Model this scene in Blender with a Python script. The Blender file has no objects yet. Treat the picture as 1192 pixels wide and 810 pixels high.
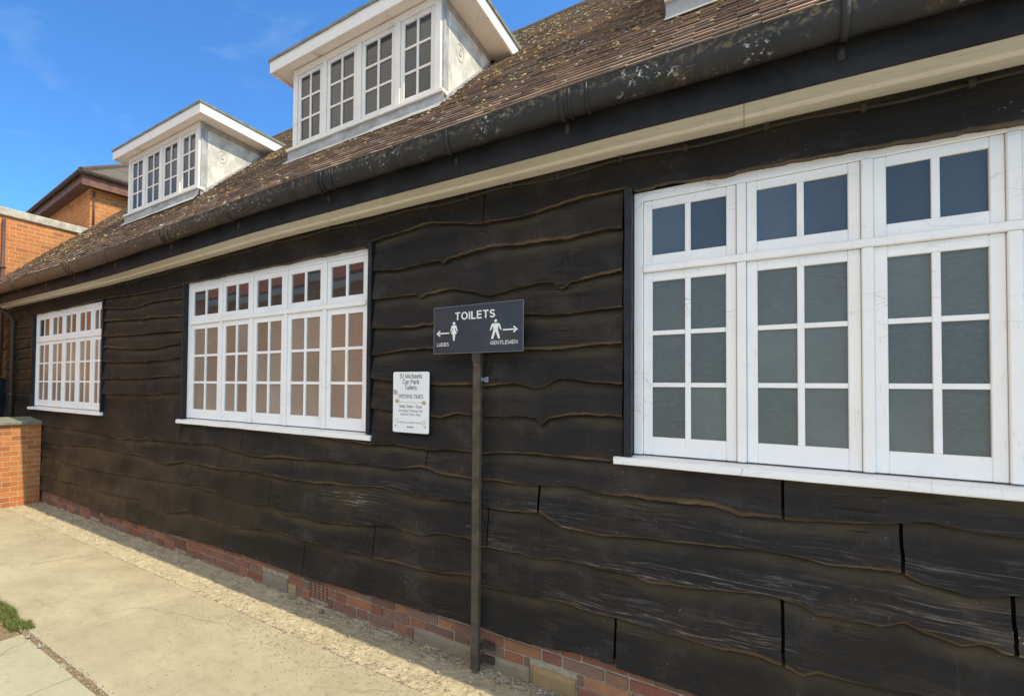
import bpy, math, random
from mathutils import Vector, noise
R = random.Random(7)
D = bpy.data
scene = bpy.context.scene
col = scene.collection

# ------------------------------------------------------------------ helpers
class MB:
    """collects geometry for ONE mesh object; c = per-vertex colour attribute"""
    def __init__(s): s.v = []; s.f = []; s.c = []; s.m = []
    def add(s, vs, fs, c=(0, 0, 0, 1), mi=0):
        n = len(s.v)
        s.v += [tuple(p) for p in vs]
        s.f += [tuple(i + n for i in f) for f in fs]
        s.m += [mi] * len(fs)
        if isinstance(c, list): s.c += c
        else: s.c += [c] * len(vs)
    def box(s, x0, x1, y0, y1, z0, z1, c=(0, 0, 0, 1), b=0.0, j=0.0, mi=0):
        if b > 0 and min(x1 - x0, y1 - y0, z1 - z0) > 2.2 * b:
            # chamfered box
            vs = []; 
            for (sx, sy, sz) in [(a, bb, cc) for a in (0, 1) for bb in (0, 1) for cc in (0, 1)]:
                X = (x0, x1)[sx]; Y = (y0, y1)[sy]; Z = (z0, z1)[sz]
                dx = b if sx == 0 else -b; dy = b if sy == 0 else -b; dz = b if sz == 0 else -b
                vs += [(X, Y + dy, Z + dz), (X + dx, Y, Z + dz), (X + dx, Y + dy, Z)]
            I = lambda sx, sy, sz, k: (sx * 4 + sy * 2 + sz) * 3 + k
            fs = []
            for q in (0, 1):
                a = [I(q, 0, 0, 0), I(q, 1, 0, 0), I(q, 1, 1, 0), I(q, 0, 1, 0)]; fs.append(a if q else a[::-1])
                a = [I(0, q, 0, 1), I(0, q, 1, 1), I(1, q, 1, 1), I(1, q, 0, 1)]; fs.append(a if q else a[::-1])
                a = [I(0, 0, q, 2), I(1, 0, q, 2), I(1, 1, q, 2), I(0, 1, q, 2)]; fs.append(a if q else a[::-1])
            for p in (0, 1):
                for q in (0, 1):
                    fs.append([I(0, p, q, 1), I(1, p, q, 1), I(1, p, q, 2), I(0, p, q, 2)])
                    fs.append([I(p, 0, q, 0), I(p, 1, q, 0), I(p, 1, q, 2), I(p, 0, q, 2)])
                    fs.append([I(p, q, 0, 0), I(p, q, 1, 0), I(p, q, 1, 1), I(p, q, 0, 1)])
            for sx in (0, 1):
                for sy in (0, 1):
                    for sz in (0, 1):
                        fs.append([I(sx, sy, sz, 0), I(sx, sy, sz, 1), I(sx, sy, sz, 2)])
        else:
            vs = [(x, y, z) for x in (x0, x1) for y in (y0, y1) for z in (z0, z1)]
            fs = [(0, 1, 3, 2), (4, 6, 7, 5), (0, 4, 5, 1), (2, 3, 7, 6), (0, 2, 6, 4), (1, 5, 7, 3)]
        if j: vs = [(x + R.uniform(-j, j), y + R.uniform(-j, j), z + R.uniform(-j, j)) for x, y, z in vs]
        s.add(vs, fs, c, mi)
    def prism(s, poly, axis, a0, a1, c=(0, 0, 0, 1), mi=0):
        """polygon in the two other axes extruded along axis"""
        def mk(p, a):
            return {'x': (a, p[0], p[1]), 'y': (p[0], a, p[1]), 'z': (p[0], p[1], a)}[axis]
        n = len(poly)
        vs = [mk(p, a0) for p in poly] + [mk(p, a1) for p in poly]
        fs = [tuple(range(n))[::-1], tuple(range(n, 2 * n))] + [(i, (i + 1) % n, n + (i + 1) % n, n + i) for i in range(n)]
        s.add(vs, fs, c, mi)
    def tube(s, pts, r, n=10, c=(0, 0, 0, 1), mi=0):
        pts = [Vector(p) for p in pts]; rings = []
        for i, p in enumerate(pts):
            t = (pts[min(i + 1, len(pts) - 1)] - pts[max(i - 1, 0)]).normalized()
            u = t.cross(Vector((0.123, 0.2, 1)))
            if u.length < 1e-3: u = t.cross(Vector((1, 0, 0)))
            u.normalize(); w = t.cross(u)
            rr = r[i] if isinstance(r, (list, tuple)) else r
            rings.append([p + (u * math.cos(2 * math.pi * k / n) + w * math.sin(2 * math.pi * k / n)) * rr for k in range(n)])
        vs = [q for rg in rings for q in rg]
        fs = [(i * n + k, i * n + (k + 1) % n, (i + 1) * n + (k + 1) % n, (i + 1) * n + k) for i in range(len(pts) - 1) for k in range(n)]
        fs += [tuple(range(n))[::-1], tuple(range((len(pts) - 1) * n, len(pts) * n))]
        s.add(vs, fs, c, mi)
    def build(s, name, mats, parent=None, smooth=False, loc=(0, 0, 0)):
        me = D.meshes.new(name)
        me.from_pydata(s.v, [], s.f)
        if not isinstance(mats, (list, tuple)): mats = [mats]
        for m in mats: me.materials.append(m)
        a = me.color_attributes.new('Col', 'FLOAT_COLOR', 'POINT')
        a.data.foreach_set('color', [x for c in s.c for x in c])
        me.polygons.foreach_set('material_index', s.m)
        me.validate(); me.update()
        import bmesh
        bm = bmesh.new(); bm.from_mesh(me)
        if len(s.f) < 60000: bmesh.ops.recalc_face_normals(bm, faces=bm.faces)
        bm.to_mesh(me); bm.free()
        if smooth: me.polygons.foreach_set('use_smooth', [True] * len(me.polygons))
        o = D.objects.new(name, me); col.objects.link(o); o.location = loc
        if parent: o.parent = parent
        return o

def empty(name, label, cat, loc=(0, 0, 0), parent=None, group=None):
    o = D.objects.new(name, None); col.objects.link(o); o.location = loc
    if parent: o.parent = parent
    if label: o['label'] = label
    if cat: o['category'] = cat
    if group: o['group'] = group
    return o
def tag(o, label=None, cat=None, group=None, kind=None):
    if label: o['label'] = label
    if cat: o['category'] = cat
    if group: o['group'] = group
    if kind: o['kind'] = kind
    return o
def lerp(pts, x):
    if x <= pts[0][0]: return pts[0][1]
    for (a, b), (c, d) in zip(pts, pts[1:]):
        if x <= c:
            t = (x - a) / max(c - a, 1e-6); t = t * t * (3 - 2 * t) * .5 + t * .5
            return b + (d - b) * t
    return pts[-1][1]
def nz(x, y=0.0, z=0.0): return noise.noise(Vector((x, y, z)))

# ------------------------------------------------------------------ materials
class NT:
    def __init__(s, name):
        s.m = D.materials.new(name); s.m.use_nodes = True
        s.t = s.m.node_tree; s.t.nodes.clear()
        s.out = s.t.nodes.new('ShaderNodeOutputMaterial')
        s.b = s.t.nodes.new('ShaderNodeBsdfPrincipled')
        s.t.links.new(s.b.outputs[0], s.out.inputs[0])
        s.tc = s.t.nodes.new('ShaderNodeTexCoord')
        s.pos = s.tc.outputs['Object']
    def n(s, typ, **kw):
        o = s.t.nodes.new(typ)
        for k, v in kw.items(): setattr(o, k, v)
        return o
    def l(s, a, b): s.t.links.new(a, b)
    def put(s, inp, v):
        if hasattr(v, 'links') or hasattr(v, 'is_linked'): s.l(v, inp)
        else:
            if isinstance(v, tuple) and len(v) == 3 and inp.type == 'RGBA': v = (*v, 1)
            inp.default_value = v
    def scale(s, v, src=None):
        m = s.n('ShaderNodeMapping'); s.l(src or s.pos, m.inputs[0]); m.inputs['Scale'].default_value = v
        return m.outputs[0]
    def noise(s, sc, det=4, rough=.55, vec=None, dist=0.0):
        o = s.n('ShaderNodeTexNoise'); s.l(vec or s.pos, o.inputs['Vector'])
        o.inputs['Scale'].default_value = sc; o.inputs['Detail'].default_value = det
        o.inputs['Roughness'].default_value = rough; o.inputs['Distortion'].default_value = dist
        return o.outputs['Fac']
    def vor(s, sc, vec=None, feat='F1'):
        o = s.n('ShaderNodeTexVoronoi'); o.feature = feat; s.l(vec or s.pos, o.inputs['Vector']); o.inputs['Scale'].default_value = sc
        return o
    def ramp(s, fac, a, b, lo=0.0, hi=1.0):
        o = s.n('ShaderNodeMapRange'); s.l(fac, o.inputs[0])
        for i, v in enumerate((a, b, lo, hi)): o.inputs[i + 1].default_value = v
        return o.outputs[0]
    def math(s, op, a, b=0.0, clamp=False):
        o = s.n('ShaderNodeMath', operation=op); o.use_clamp = clamp
        s.put(o.inputs[0], a); s.put(o.inputs[1], b); return o.outputs[0]
    def mix(s, f, a, b, typ='MIX'):
        o = s.n('ShaderNodeMix', data_type='RGBA', blend_type=typ)
        s.put(o.inputs[0], f); s.put(o.inputs[6], a); s.put(o.inputs[7], b); return o.outputs[2]
    def attr(s):
        a = s.n('ShaderNodeAttribute', attribute_name='Col'); sp = s.n('ShaderNodeSeparateColor'); s.l(a.outputs['Color'], sp.inputs[0])
        return a, sp.outputs[0], sp.outputs[1], sp.outputs[2]
    def bump(s, h, st=.3, d=.01):
        o = s.n('ShaderNodeBump'); s.l(h, o.inputs['Height']); o.inputs['Strength'].default_value = st; o.inputs['Distance'].default_value = d
        s.l(o.outputs[0], s.b.inputs['Normal'])
    def set(s, **kw):
        for k, v in kw.items():
            s.put(s.b.inputs[k.replace('_', ' ')], v)
        return s.m

def mat_simple(name, c, rough=.6, var=.25, sc=8, bump=.15, spec=.4, metal=0.0):
    t = NT(name)
    f = t.ramp(t.noise(sc, 6, .65), .3, .7)
    dk = tuple(x * (1 - var) for x in c); lt = tuple(min(1, x * (1 + var)) for x in c)
    t.bump(t.noise(sc * 6, 4), bump, .004)
    return t.set(Base_Color=t.mix(f, dk, lt), Roughness=rough, Specular_IOR_Level=spec, Metallic=metal)

def mat_board():
    t = NT('black_stained_oak')
    a, cham, dust_haze, worn = t.attr()
    wv = t.n('ShaderNodeVectorMath', operation='MULTIPLY_ADD')
    wn = t.n('ShaderNodeTexNoise'); t.l(t.pos, wn.inputs['Vector']); wn.inputs['Scale'].default_value = 2.2; wn.inputs['Detail'].default_value = 2
    t.l(wn.outputs['Color'], wv.inputs[0]); wv.inputs[1].default_value = (.0, .0, .07); t.l(t.pos, wv.inputs[2])
    P = wv.outputs[0]
    g1 = t.noise(1.0, 8, .68, t.scale((1.6, 8, 60), P), .3)
    g2 = t.noise(1.0, 5, .65, t.scale((4, 20, 230), P), .2)
    big = t.noise(1.5, 5, .65); med = t.noise(9, 6, .7)
    base = t.mix(t.ramp(g1, .3, .72), (.0034, .0031, .0030), (.0215, .0178, .0148))
    base = t.mix(t.ramp(big, .45, .66, 0, .7), base, (.042, .027, .016))
    base = t.mix(t.ramp(med, .5, .75, 0, .5), base, (.006, .006, .0065))
    base = t.mix(t.math('MULTIPLY', a.outputs['Alpha'], .65), base, (.012, .0098, .008))
    d = t.math('MULTIPLY', dust_haze, t.ramp(t.noise(4, 5, .65), .28, .65, .25, 1.0), True)  # browns the dusty bands and the lower-left glare haze painted as colour
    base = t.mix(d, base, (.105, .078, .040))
    cf = t.math('MULTIPLY', cham, t.ramp(t.noise(6, 5, .7), .28, .62, .12, .95), True)
    base = t.mix(cf, base, (.150, .104, .052))
    gl = t.noise(3.1, 6, .72)
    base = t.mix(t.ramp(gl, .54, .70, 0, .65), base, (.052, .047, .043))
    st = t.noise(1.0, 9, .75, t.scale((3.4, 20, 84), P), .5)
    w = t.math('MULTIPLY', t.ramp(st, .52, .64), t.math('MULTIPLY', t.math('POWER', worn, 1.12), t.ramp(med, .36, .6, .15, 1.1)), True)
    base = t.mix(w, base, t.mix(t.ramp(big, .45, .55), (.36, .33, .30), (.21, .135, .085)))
    # pale chips, specks and weather drips
    ch = t.math('MULTIPLY', t.ramp(t.noise(1, 3, .6, t.scale((14, 30, 60))), .72, .78), .55)
    base = t.mix(ch, base, (.26, .23, .19))
    vs = t.vor(38); spk = t.math('MULTIPLY', t.ramp(vs.outputs['Distance'], .10, .05), t.ramp(t.noise(3, 3), .55, .62), True)
    base = t.mix(t.math('MULTIPLY', spk, .7), base, (.42, .40, .36))
    dr = t.math('MULTIPLY', t.ramp(t.noise(1, 5, .7, t.scale((46, 10, 2.2))), .60, .74), t.ramp(big, .35, .6), True)
    base = t.mix(t.math('MULTIPLY', dr, .5), base, (.07, .06, .046))
    ck = t.noise(1, 3, .5, t.scale((1.1, 4, 24), P), .4)
    crack = t.math('MULTIPLY', t.math('MULTIPLY', t.ramp(ck, .485, .5), t.ramp(ck, .515, .5), True), t.ramp(t.noise(1.7, 3), .56, .62), True)
    base = t.mix(t.math('MULTIPLY', crack, .8), base, (.004, .004, .004))
    h = t.math('ADD', t.math('ADD', g1, t.math('MULTIPLY', g2, .45)), t.math('MULTIPLY', med, .5))
    h = t.math('SUBTRACT', h, t.math('MULTIPLY', crack, .9))
    t.bump(h, .6, .006)
    return t.set(Base_Color=base, Roughness=t.ramp(g1, .3, .7, .46, .72), Specular_IOR_Level=.26)

def mat_white(name='white_flaking_paint', tint=(.93, .91, .87), dirt=.38):
    t = NT(name)
    n1 = t.noise(5, 6, .65); n2 = t.noise(55, 5, .7); n3 = t.noise(1, 6, .7, t.scale((120, 60, 14)))
    c = t.mix(t.ramp(n1, .35, .75, 0, .35), tint, tuple(x * .84 for x in tint))
    fl = t.math('MULTIPLY', t.ramp(n3, .60, .67), t.ramp(n1, .44, .58), True)
    c = t.mix(t.math('MULTIPLY', fl, dirt), c, (.30, .26, .22))
    vz = t.vor(1, t.scale((5, 5, 16)), 'DISTANCE_TO_EDGE').outputs['Distance']
    crack = t.math('MULTIPLY', t.ramp(vz, .012, .0), t.ramp(t.noise(2.5, 3), .52, .6), True)
    c = t.mix(t.math('MULTIPLY', crack, .55), c, (.22, .2, .18))
    t.bump(t.math('SUBTRACT', t.math('ADD', t.math('MULTIPLY', n2, .4), n1), fl), .25, .003)
    return t.set(Base_Color=c, Roughness=.5, Specular_IOR_Level=.4)

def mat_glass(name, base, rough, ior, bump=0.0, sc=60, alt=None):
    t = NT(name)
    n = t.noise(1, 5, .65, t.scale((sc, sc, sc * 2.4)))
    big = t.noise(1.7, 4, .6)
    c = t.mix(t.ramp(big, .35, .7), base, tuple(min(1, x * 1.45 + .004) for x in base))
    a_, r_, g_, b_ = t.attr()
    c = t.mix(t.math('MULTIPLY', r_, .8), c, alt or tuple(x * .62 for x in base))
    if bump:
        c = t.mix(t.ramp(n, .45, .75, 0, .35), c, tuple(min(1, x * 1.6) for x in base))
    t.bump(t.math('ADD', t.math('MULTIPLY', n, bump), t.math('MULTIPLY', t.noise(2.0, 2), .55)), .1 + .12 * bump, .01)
    return t.set(Base_Color=c, Roughness=rough, IOR=ior)

def mat_vcol(name, rough=.85, nsc=30, bump=.4, var=.35, spec=.25, extra=None):
    t = NT(name)
    a, r, g, b = t.attr()
    n1 = t.noise(nsc, 6, .7)
    c = t.mix(t.ramp(n1, .3, .72, 0, var), a.outputs['Color'], (.02, .018, .015), 'MIX')
    n2 = t.noise(nsc * .22, 5, .7)
    c = t.mix(t.ramp(n2, .62, .75, 0, .35), c, (.42, .36, .28))
    t.bump(n1, bump, .006)
    return t.set(Base_Color=c, Roughness=rough, Specular_IOR_Level=spec)

def mat_tile():
    t = NT('clay_roof_tile')
    a, r, g, b = t.attr()
    n1 = t.noise(24, 6, .7); big = t.noise(1.3, 5, .65)
    c = t.mix(t.ramp(n1, .4, .8, 0, .5), a.outputs['Color'], (.03, .025, .022))
    c = t.mix(t.ramp(big, .5, .72, 0, .4), c, (.05, .042, .03))
    li = t.math('MULTIPLY', t.ramp(t.noise(38, 4, .7), .60, .68), t.ramp(t.noise(1.9, 4), .38, .58), True)
    c = t.mix(li, c, (.40, .32, .15))
    l2 = t.ramp(t.noise(60, 3, .6), .72, .76)
    c = t.mix(l2, c, (.42, .41, .36))
    t.bump(n1, .5, .008)
    return t.set(Base_Color=c, Roughness=.9, Specular_IOR_Level=.2)

def mat_brick(name, c1, c2, mort, sc=1.0, axis='x'):
    """running brick on a vertical face; axis = the horizontal axis the face runs along"""
    t = NT(name)
    sp = t.n('ShaderNodeSeparateXYZ'); t.l(t.pos, sp.inputs[0])
    cb = t.n('ShaderNodeCombineXYZ')
    t.l(t.math('ADD', sp.outputs['X'], sp.outputs['Y']), cb.inputs[0]); t.l(sp.outputs['Z'], cb.inputs[1])
    wob = t.n('ShaderNodeTexNoise'); t.l(t.pos, wob.inputs['Vector']); wob.inputs['Scale'].default_value = 9
    wv = t.n('ShaderNodeVectorMath', operation='MULTIPLY_ADD'); t.l(wob.outputs['Color'], wv.inputs[0]); wv.inputs[1].default_value = (.012, .008, 0); t.l(cb.outputs[0], wv.inputs[2])
    br = t.n('ShaderNodeTexBrick'); t.l(wv.outputs[0], br.inputs['Vector'])
    br.offset = .5; br.offset_frequency = 2; br.squash = 1.0
    for k, v in dict(Scale=1.0).items(): br.inputs[k].default_value = v
    br.inputs['Brick Width'].default_value = .225 * sc; br.inputs['Row Height'].default_value = .075 * sc
    br.inputs['Mortar Size'].default_value = .0055 * sc; br.inputs['Mortar Smooth'].default_value = .25; br.inputs['Bias'].default_value = 0
    br.inputs['Color1'].default_value = (*c1, 1); br.inputs['Color2'].default_value = (*c2, 1); br.inputs['Mortar'].default_value = (*mort, 1)
    n1 = t.noise(35, 6, .7); n2 = t.noise(2.2, 4)
    c = t.mix(t.ramp(n1, .3, .75, 0, .45), br.outputs['Color'], tuple(x * .35 for x in c1))
    c = t.mix(t.ramp(n2, .4, .75, 0, .45), c, tuple(x * .5 for x in c2))
    vb = t.n('ShaderNodeTexWhiteNoise'); vb.noise_dimensions = '2D'
    sn = t.n('ShaderNodeVectorMath', operation='SNAP'); t.l(wv.outputs[0], sn.inputs[0]); sn.inputs[1].default_value = (.225 * sc, .075 * sc, 1); t.l(sn.outputs[0], vb.inputs['Vector'])
    c = t.mix(t.math('MULTIPLY', t.ramp(vb.outputs['Value'], .72, .95), t.math('MULTIPLY', t.math('SUBTRACT', 1.0, br.outputs['Fac']), .45)), c, (.20, .075, .04))
    inv = t.math('SUBTRACT', 1.0, br.outputs['Fac'])
    t.bump(t.math('ADD', inv, t.math('MULTIPLY', n1, .3)), .6, .008)
    return t.set(Base_Color=c, Roughness=.88, Specular_IOR_Level=.2)

def mat_paving(name, ca, cb, stain, sc=1.0):
    t = NT(name)
    a, r, g, b = t.attr()
    n1 = t.noise(2.6 * sc, 8, .7, None, .4); n2 = t.noise(70, 5, .75); n3 = t.noise(14, 5, .7)
    c = t.mix(t.ramp(n1, .32, .7), ca, cb)
    c = t.mix(t.ramp(n3, .52, .72, 0, .5), c, stain)
    c = t.mix(t.math('MULTIPLY', t.ramp(t.noise(.9, 5, .6), .5, .68), .35), c, tuple(min(.85, x * 1.3) for x in cb))
    c = t.mix(t.ramp(n2, .62, .72, 0, .45), c, tuple(x * .38 for x in ca))
    c = t.mix(t.ramp(n2, .36, .28, 0, .4), c, (.52, .47, .36))
    vp = t.vor(46); pv = t.math('MULTIPLY', t.ramp(vp.outputs['Distance'], .16, .08), t.ramp(t.noise(2.1, 4), .45, .62), True)
    c = t.mix(t.math('MULTIPLY', pv, .55), c, t.mix(t.ramp(t.noise(25, 2), .45, .55), (.16, .14, .10), (.58, .53, .42)))
    c = t.mix(t.math('MULTIPLY', r, .38), c, tuple(x * .72 for x in cb))
    wob = t.n('ShaderNodeVectorMath', operation='MULTIPLY_ADD'); wn_ = t.n('ShaderNodeTexNoise'); t.l(t.pos, wn_.inputs['Vector']); wn_.inputs['Scale'].default_value = 4; wn_.inputs['Detail'].default_value = 6
    t.l(wn_.outputs['Color'], wob.inputs[0]); wob.inputs[1].default_value = (.25, .25, 0); t.l(t.pos, wob.inputs[2])
    ve = t.n('ShaderNodeTexVoronoi'); ve.feature = 'DISTANCE_TO_EDGE'; t.l(wob.outputs[0], ve.inputs['Vector']); ve.inputs['Scale'].default_value = .8
    crk = t.math('MULTIPLY', t.ramp(ve.outputs['Distance'], .006, .001), t.ramp(t.noise(1.1, 3), .47, .55), True)
    c = t.mix(t.math('MULTIPLY', crk, .32), c, tuple(x * .4 for x in ca))
    c = t.mix(t.ramp(t.noise(5.5, 5, .7), .62, .78, 0, .35), c, tuple(x * .55 for x in ca))
    t.bump(t.math('SUBTRACT', t.math('ADD', t.math('MULTIPLY', n2, .6), t.math('ADD', n3, n1)), crk), .5, .008)
    return t.set(Base_Color=c, Roughness=.92, Specular_IOR_Level=.15)

def mat_gutter():
    t = NT('flaking_black_gutter_paint')
    a, r, g, b = t.attr()
    sp = t.n('ShaderNodeSeparateXYZ'); t.l(t.pos, sp.inputs[0])
    n1 = t.noise(6, 6, .7)
    dark = t.mix(t.ramp(n1, .35, .7), (.012, .0125, .013), (.034, .030, .026))
    brown = t.mix(t.ramp(n1, .35, .7), (.085, .052, .028), (.15, .098, .055))
    c = t.mix(t.ramp(sp.outputs['X'], -2.6, -6.5, 0, .9), dark, brown)  # browner towards the left: dirt, plus glare put into the colour
    mask = t.math('MULTIPLY', t.ramp(t.noise(42, 5, .68, None, .3), .57, .60), t.ramp(t.noise(3.2, 4, .6), .48, .60), True)
    mask = t.math('MULTIPLY', mask, t.math('MULTIPLY', g, t.ramp(sp.outputs['X'], -6.0, -2.0, .12, 1.0)), True)
    flc = t.mix(t.ramp(t.noise(9, 2), .55, .62), (.70, .70, .64), (.10, .22, .32))
    flc = t.mix(t.ramp(t.noise(7, 2, .5, t.scale((1.3, 1, 1))), .56, .62), flc, (.36, .36, .18))
    c = t.mix(mask, c, flc)
    top = t.math('MULTIPLY', r, t.ramp(t.noise(30, 5, .7), .5, .62), True)
    c = t.mix(t.math('MULTIPLY', top, .8), c, (.16, .125, .065))
    rs = t.math('MULTIPLY', t.ramp(t.noise(1, 4, .6, t.scale((7, 1, 1))), .58, .66), t.ramp(t.noise(20, 4), .35, .65), True)
    c = t.mix(t.math('MULTIPLY', rs, .5), c, (.09, .055, .032))
    t.bump(t.math('ADD', mask, n1), .4, .005)
    return t.set(Base_Color=c, Roughness=t.ramp(n1, .3, .7, .4, .7), Specular_IOR_Level=.4)

M = {}
M['board'] = mat_board()
M['white'] = mat_white()
M['dormer_white'] = mat_white('weathered_white_paint', (.79, .74, .66), 1.0)
M['glass'] = mat_glass('window_glass', (.090, .108, .122), .03, 1.5)
M['dormer_glass'] = mat_glass('old_dormer_glass', (.034, .040, .045), .05, 1.6)
M['frost_reflect_tint'] = mat_glass('reflection_tinted_glass', (.255, .205, .145), .08, 2.1, 1.0, 30, (.22, .125, .075))  # brick and beige reflections put into the pane colour
M['mirror_glass'] = mat_glass('street_facing_glass', (.034, .036, .036), .02, 2.5)
M['frost'] = mat_glass('obscured_glass', (.112, .122, .108), .20, 1.55, 1.0, 30)
M['brick'] = mat_vcol('old_red_brick', .9, 26, .5, .25)
M['mortar'] = mat_simple('lime_mortar', (.36, .31, .23), .95, .3, 20, .5, .1)
M['stone'] = mat_vcol('plinth_stone', .9, 12, .5, .25, .15)
M['tile'] = mat_tile()
M['gutter'] = mat_gutter()
M['fascia'] = mat_simple('black_fascia_paint', (.017, .0155, .0145), .55, .6, 5, .3, .22)
t = NT('cream_soffit_paint')
c = t.mix(t.ramp(t.noise(3, 5, .6), .3, .7), (.66, .62, .52), (.75, .71, .60))
c = t.mix(t.math('MULTIPLY', t.ramp(t.noise(1, 5, .65, t.scale((9, 40, 40))), .56, .72), .55), c, (.36, .31, .22))
c = t.mix(t.math('MULTIPLY', t.ramp(t.noise(1, 3, .6, t.scale((60, 90, 60))), .68, .74), .6), c, (.18, .14, .09))
sx_ = t.n('ShaderNodeSeparateXYZ'); t.l(t.pos, sx_.inputs[0])
jx = t.math('PINGPONG', sx_.outputs['X'], 1.2)
c = t.mix(t.ramp(jx, .003, .001), c, (.34, .29, .2))
t.bump(t.noise(12, 5), .25, .004)
M['soffit'] = t.set(Base_Color=c, Roughness=.6, Specular_IOR_Level=.3)
M['black_trim'] = mat_simple('black_trim_paint', (.018, .019, .021), .5, .5, 9, .3, .3)
M['lead'] = mat_simple('grey_lead', (.36, .355, .335), .55, .35, 7, .35, .4)
M['plaster'] = mat_simple('stained_render', (.58, .56, .48), .85, .38, 4.5, .3, .2)
M['stain'] = mat_simple('rust_stained_render', (.50, .46, .38), .85, .4, 22, .4, .2)
M['cable'] = mat_simple('dark_cable', (.045, .038, .030), .7, .3, 12, .2, .2)
M['iron'] = mat_simple('rusty_iron', (.06, .045, .034), .7, .5, 25, .4, .3)
M['post'] = mat_simple('weathered_post_paint', (.085, .068, .048), .75, .4, 14, .4, .25)
M['galv'] = mat_simple('galvanised_steel', (.30, .30, .31), .45, .3, 20, .2, .5, .4)
M['sign_black'] = mat_simple('black_sign_plate', (.030, .031, .034), .34, .35, 4, .05, .5)
M['sign_white'] = mat_simple('white_sign_vinyl', (.82, .81, .76), .5, .06, 20, .02, .3)
M['sign_edge'] = mat_simple('sign_edge_metal', (.16, .16, .17), .4, .2, 10, .1, .5)
M['enamel'] = mat_simple('white_notice_plate', (.84, .84, .83), .35, .05, 5, .04, .5)
M['ink'] = mat_simple('grey_ink', (.085, .08, .085), .6, .1, 5, .0, .2)
M['ink_pale'] = mat_simple('faded_grey_ink', (.25, .245, .25), .6, .1, 5, .0, .2)
M['tape'] = mat_simple('yellowed_tape', (.50, .40, .17), .6, .35, 60, .2, .2)
M['tape_pale'] = mat_simple('pale_tape', (.74, .72, .60), .5, .1, 60, .2, .3)
M['path'] = mat_paving('worn_concrete_paving', (.345, .292, .185), (.46, .392, .255), (.27, .225, .142))
M['flag'] = mat_paving('pale_concrete_flag', (.36, .325, .215), (.44, .40, .27), (.28, .25, .16))
M['edge'] = mat_paving('rough_mortar_edge', (.345, .29, .18), (.50, .42, .27), (.22, .18, .115), 2.2)
M['ground'] = mat_paving('pale_car_park_surface', (.40, .37, .31), (.50, .46, .38), (.33, .30, .25), .3)
M['soil'] = mat_simple('dry_soil', (.22, .16, .085), .95, .4, 30, .8, .1)
M['gravel'] = mat_vcol('gravel_chip', .85, 60, .3, .2, .2)
M['grass'] = mat_vcol('grass_blade', .7, 20, .1, .15, .25)
M['lichen'] = mat_vcol('lichen_clump', .95, 60, .6, .3, .1)
M['obrick'] = mat_brick('orange_brickwork', (.56, .185, .050), (.66, .26, .075), (.66, .50, .31))
M['brownbrick'] = mat_brick('rust_brickwork', (.70, .30, .17), (.76, .38, .22), (.7, .6, .5))
M['lbrick'] = mat_brick('red_garden_brick', (.52, .17, .055), (.62, .25, .08), (.58, .46, .28))
M['coping'] = mat_simple('pale_concrete_coping', (.46, .40, .30), .9, .3, 7, .5, .2)
M['felt'] = mat_simple('grey_green_felt', (.20, .20, .15), .9, .3, 10, .5, .2)
M['brown'] = mat_simple('brown_fascia_paint', (.16, .065, .035), .5, .4, 6, .2, .4)
M['purple'] = mat_simple('dark_eave_board', (.10, .055, .045), .6, .3, 6, .2, .3)
M['dark'] = mat_simple('dark_interior', (.012, .012, .012), .9, .1, 4, 0, .1)
M['redtile'] = mat_simple('red_pantile', (.34, .10, .05), .8, .35, 9, .4, .2)
M['render'] = mat_simple('cream_render', (.60, .55, .44), .85, .1, 3, .2, .2)

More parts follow.
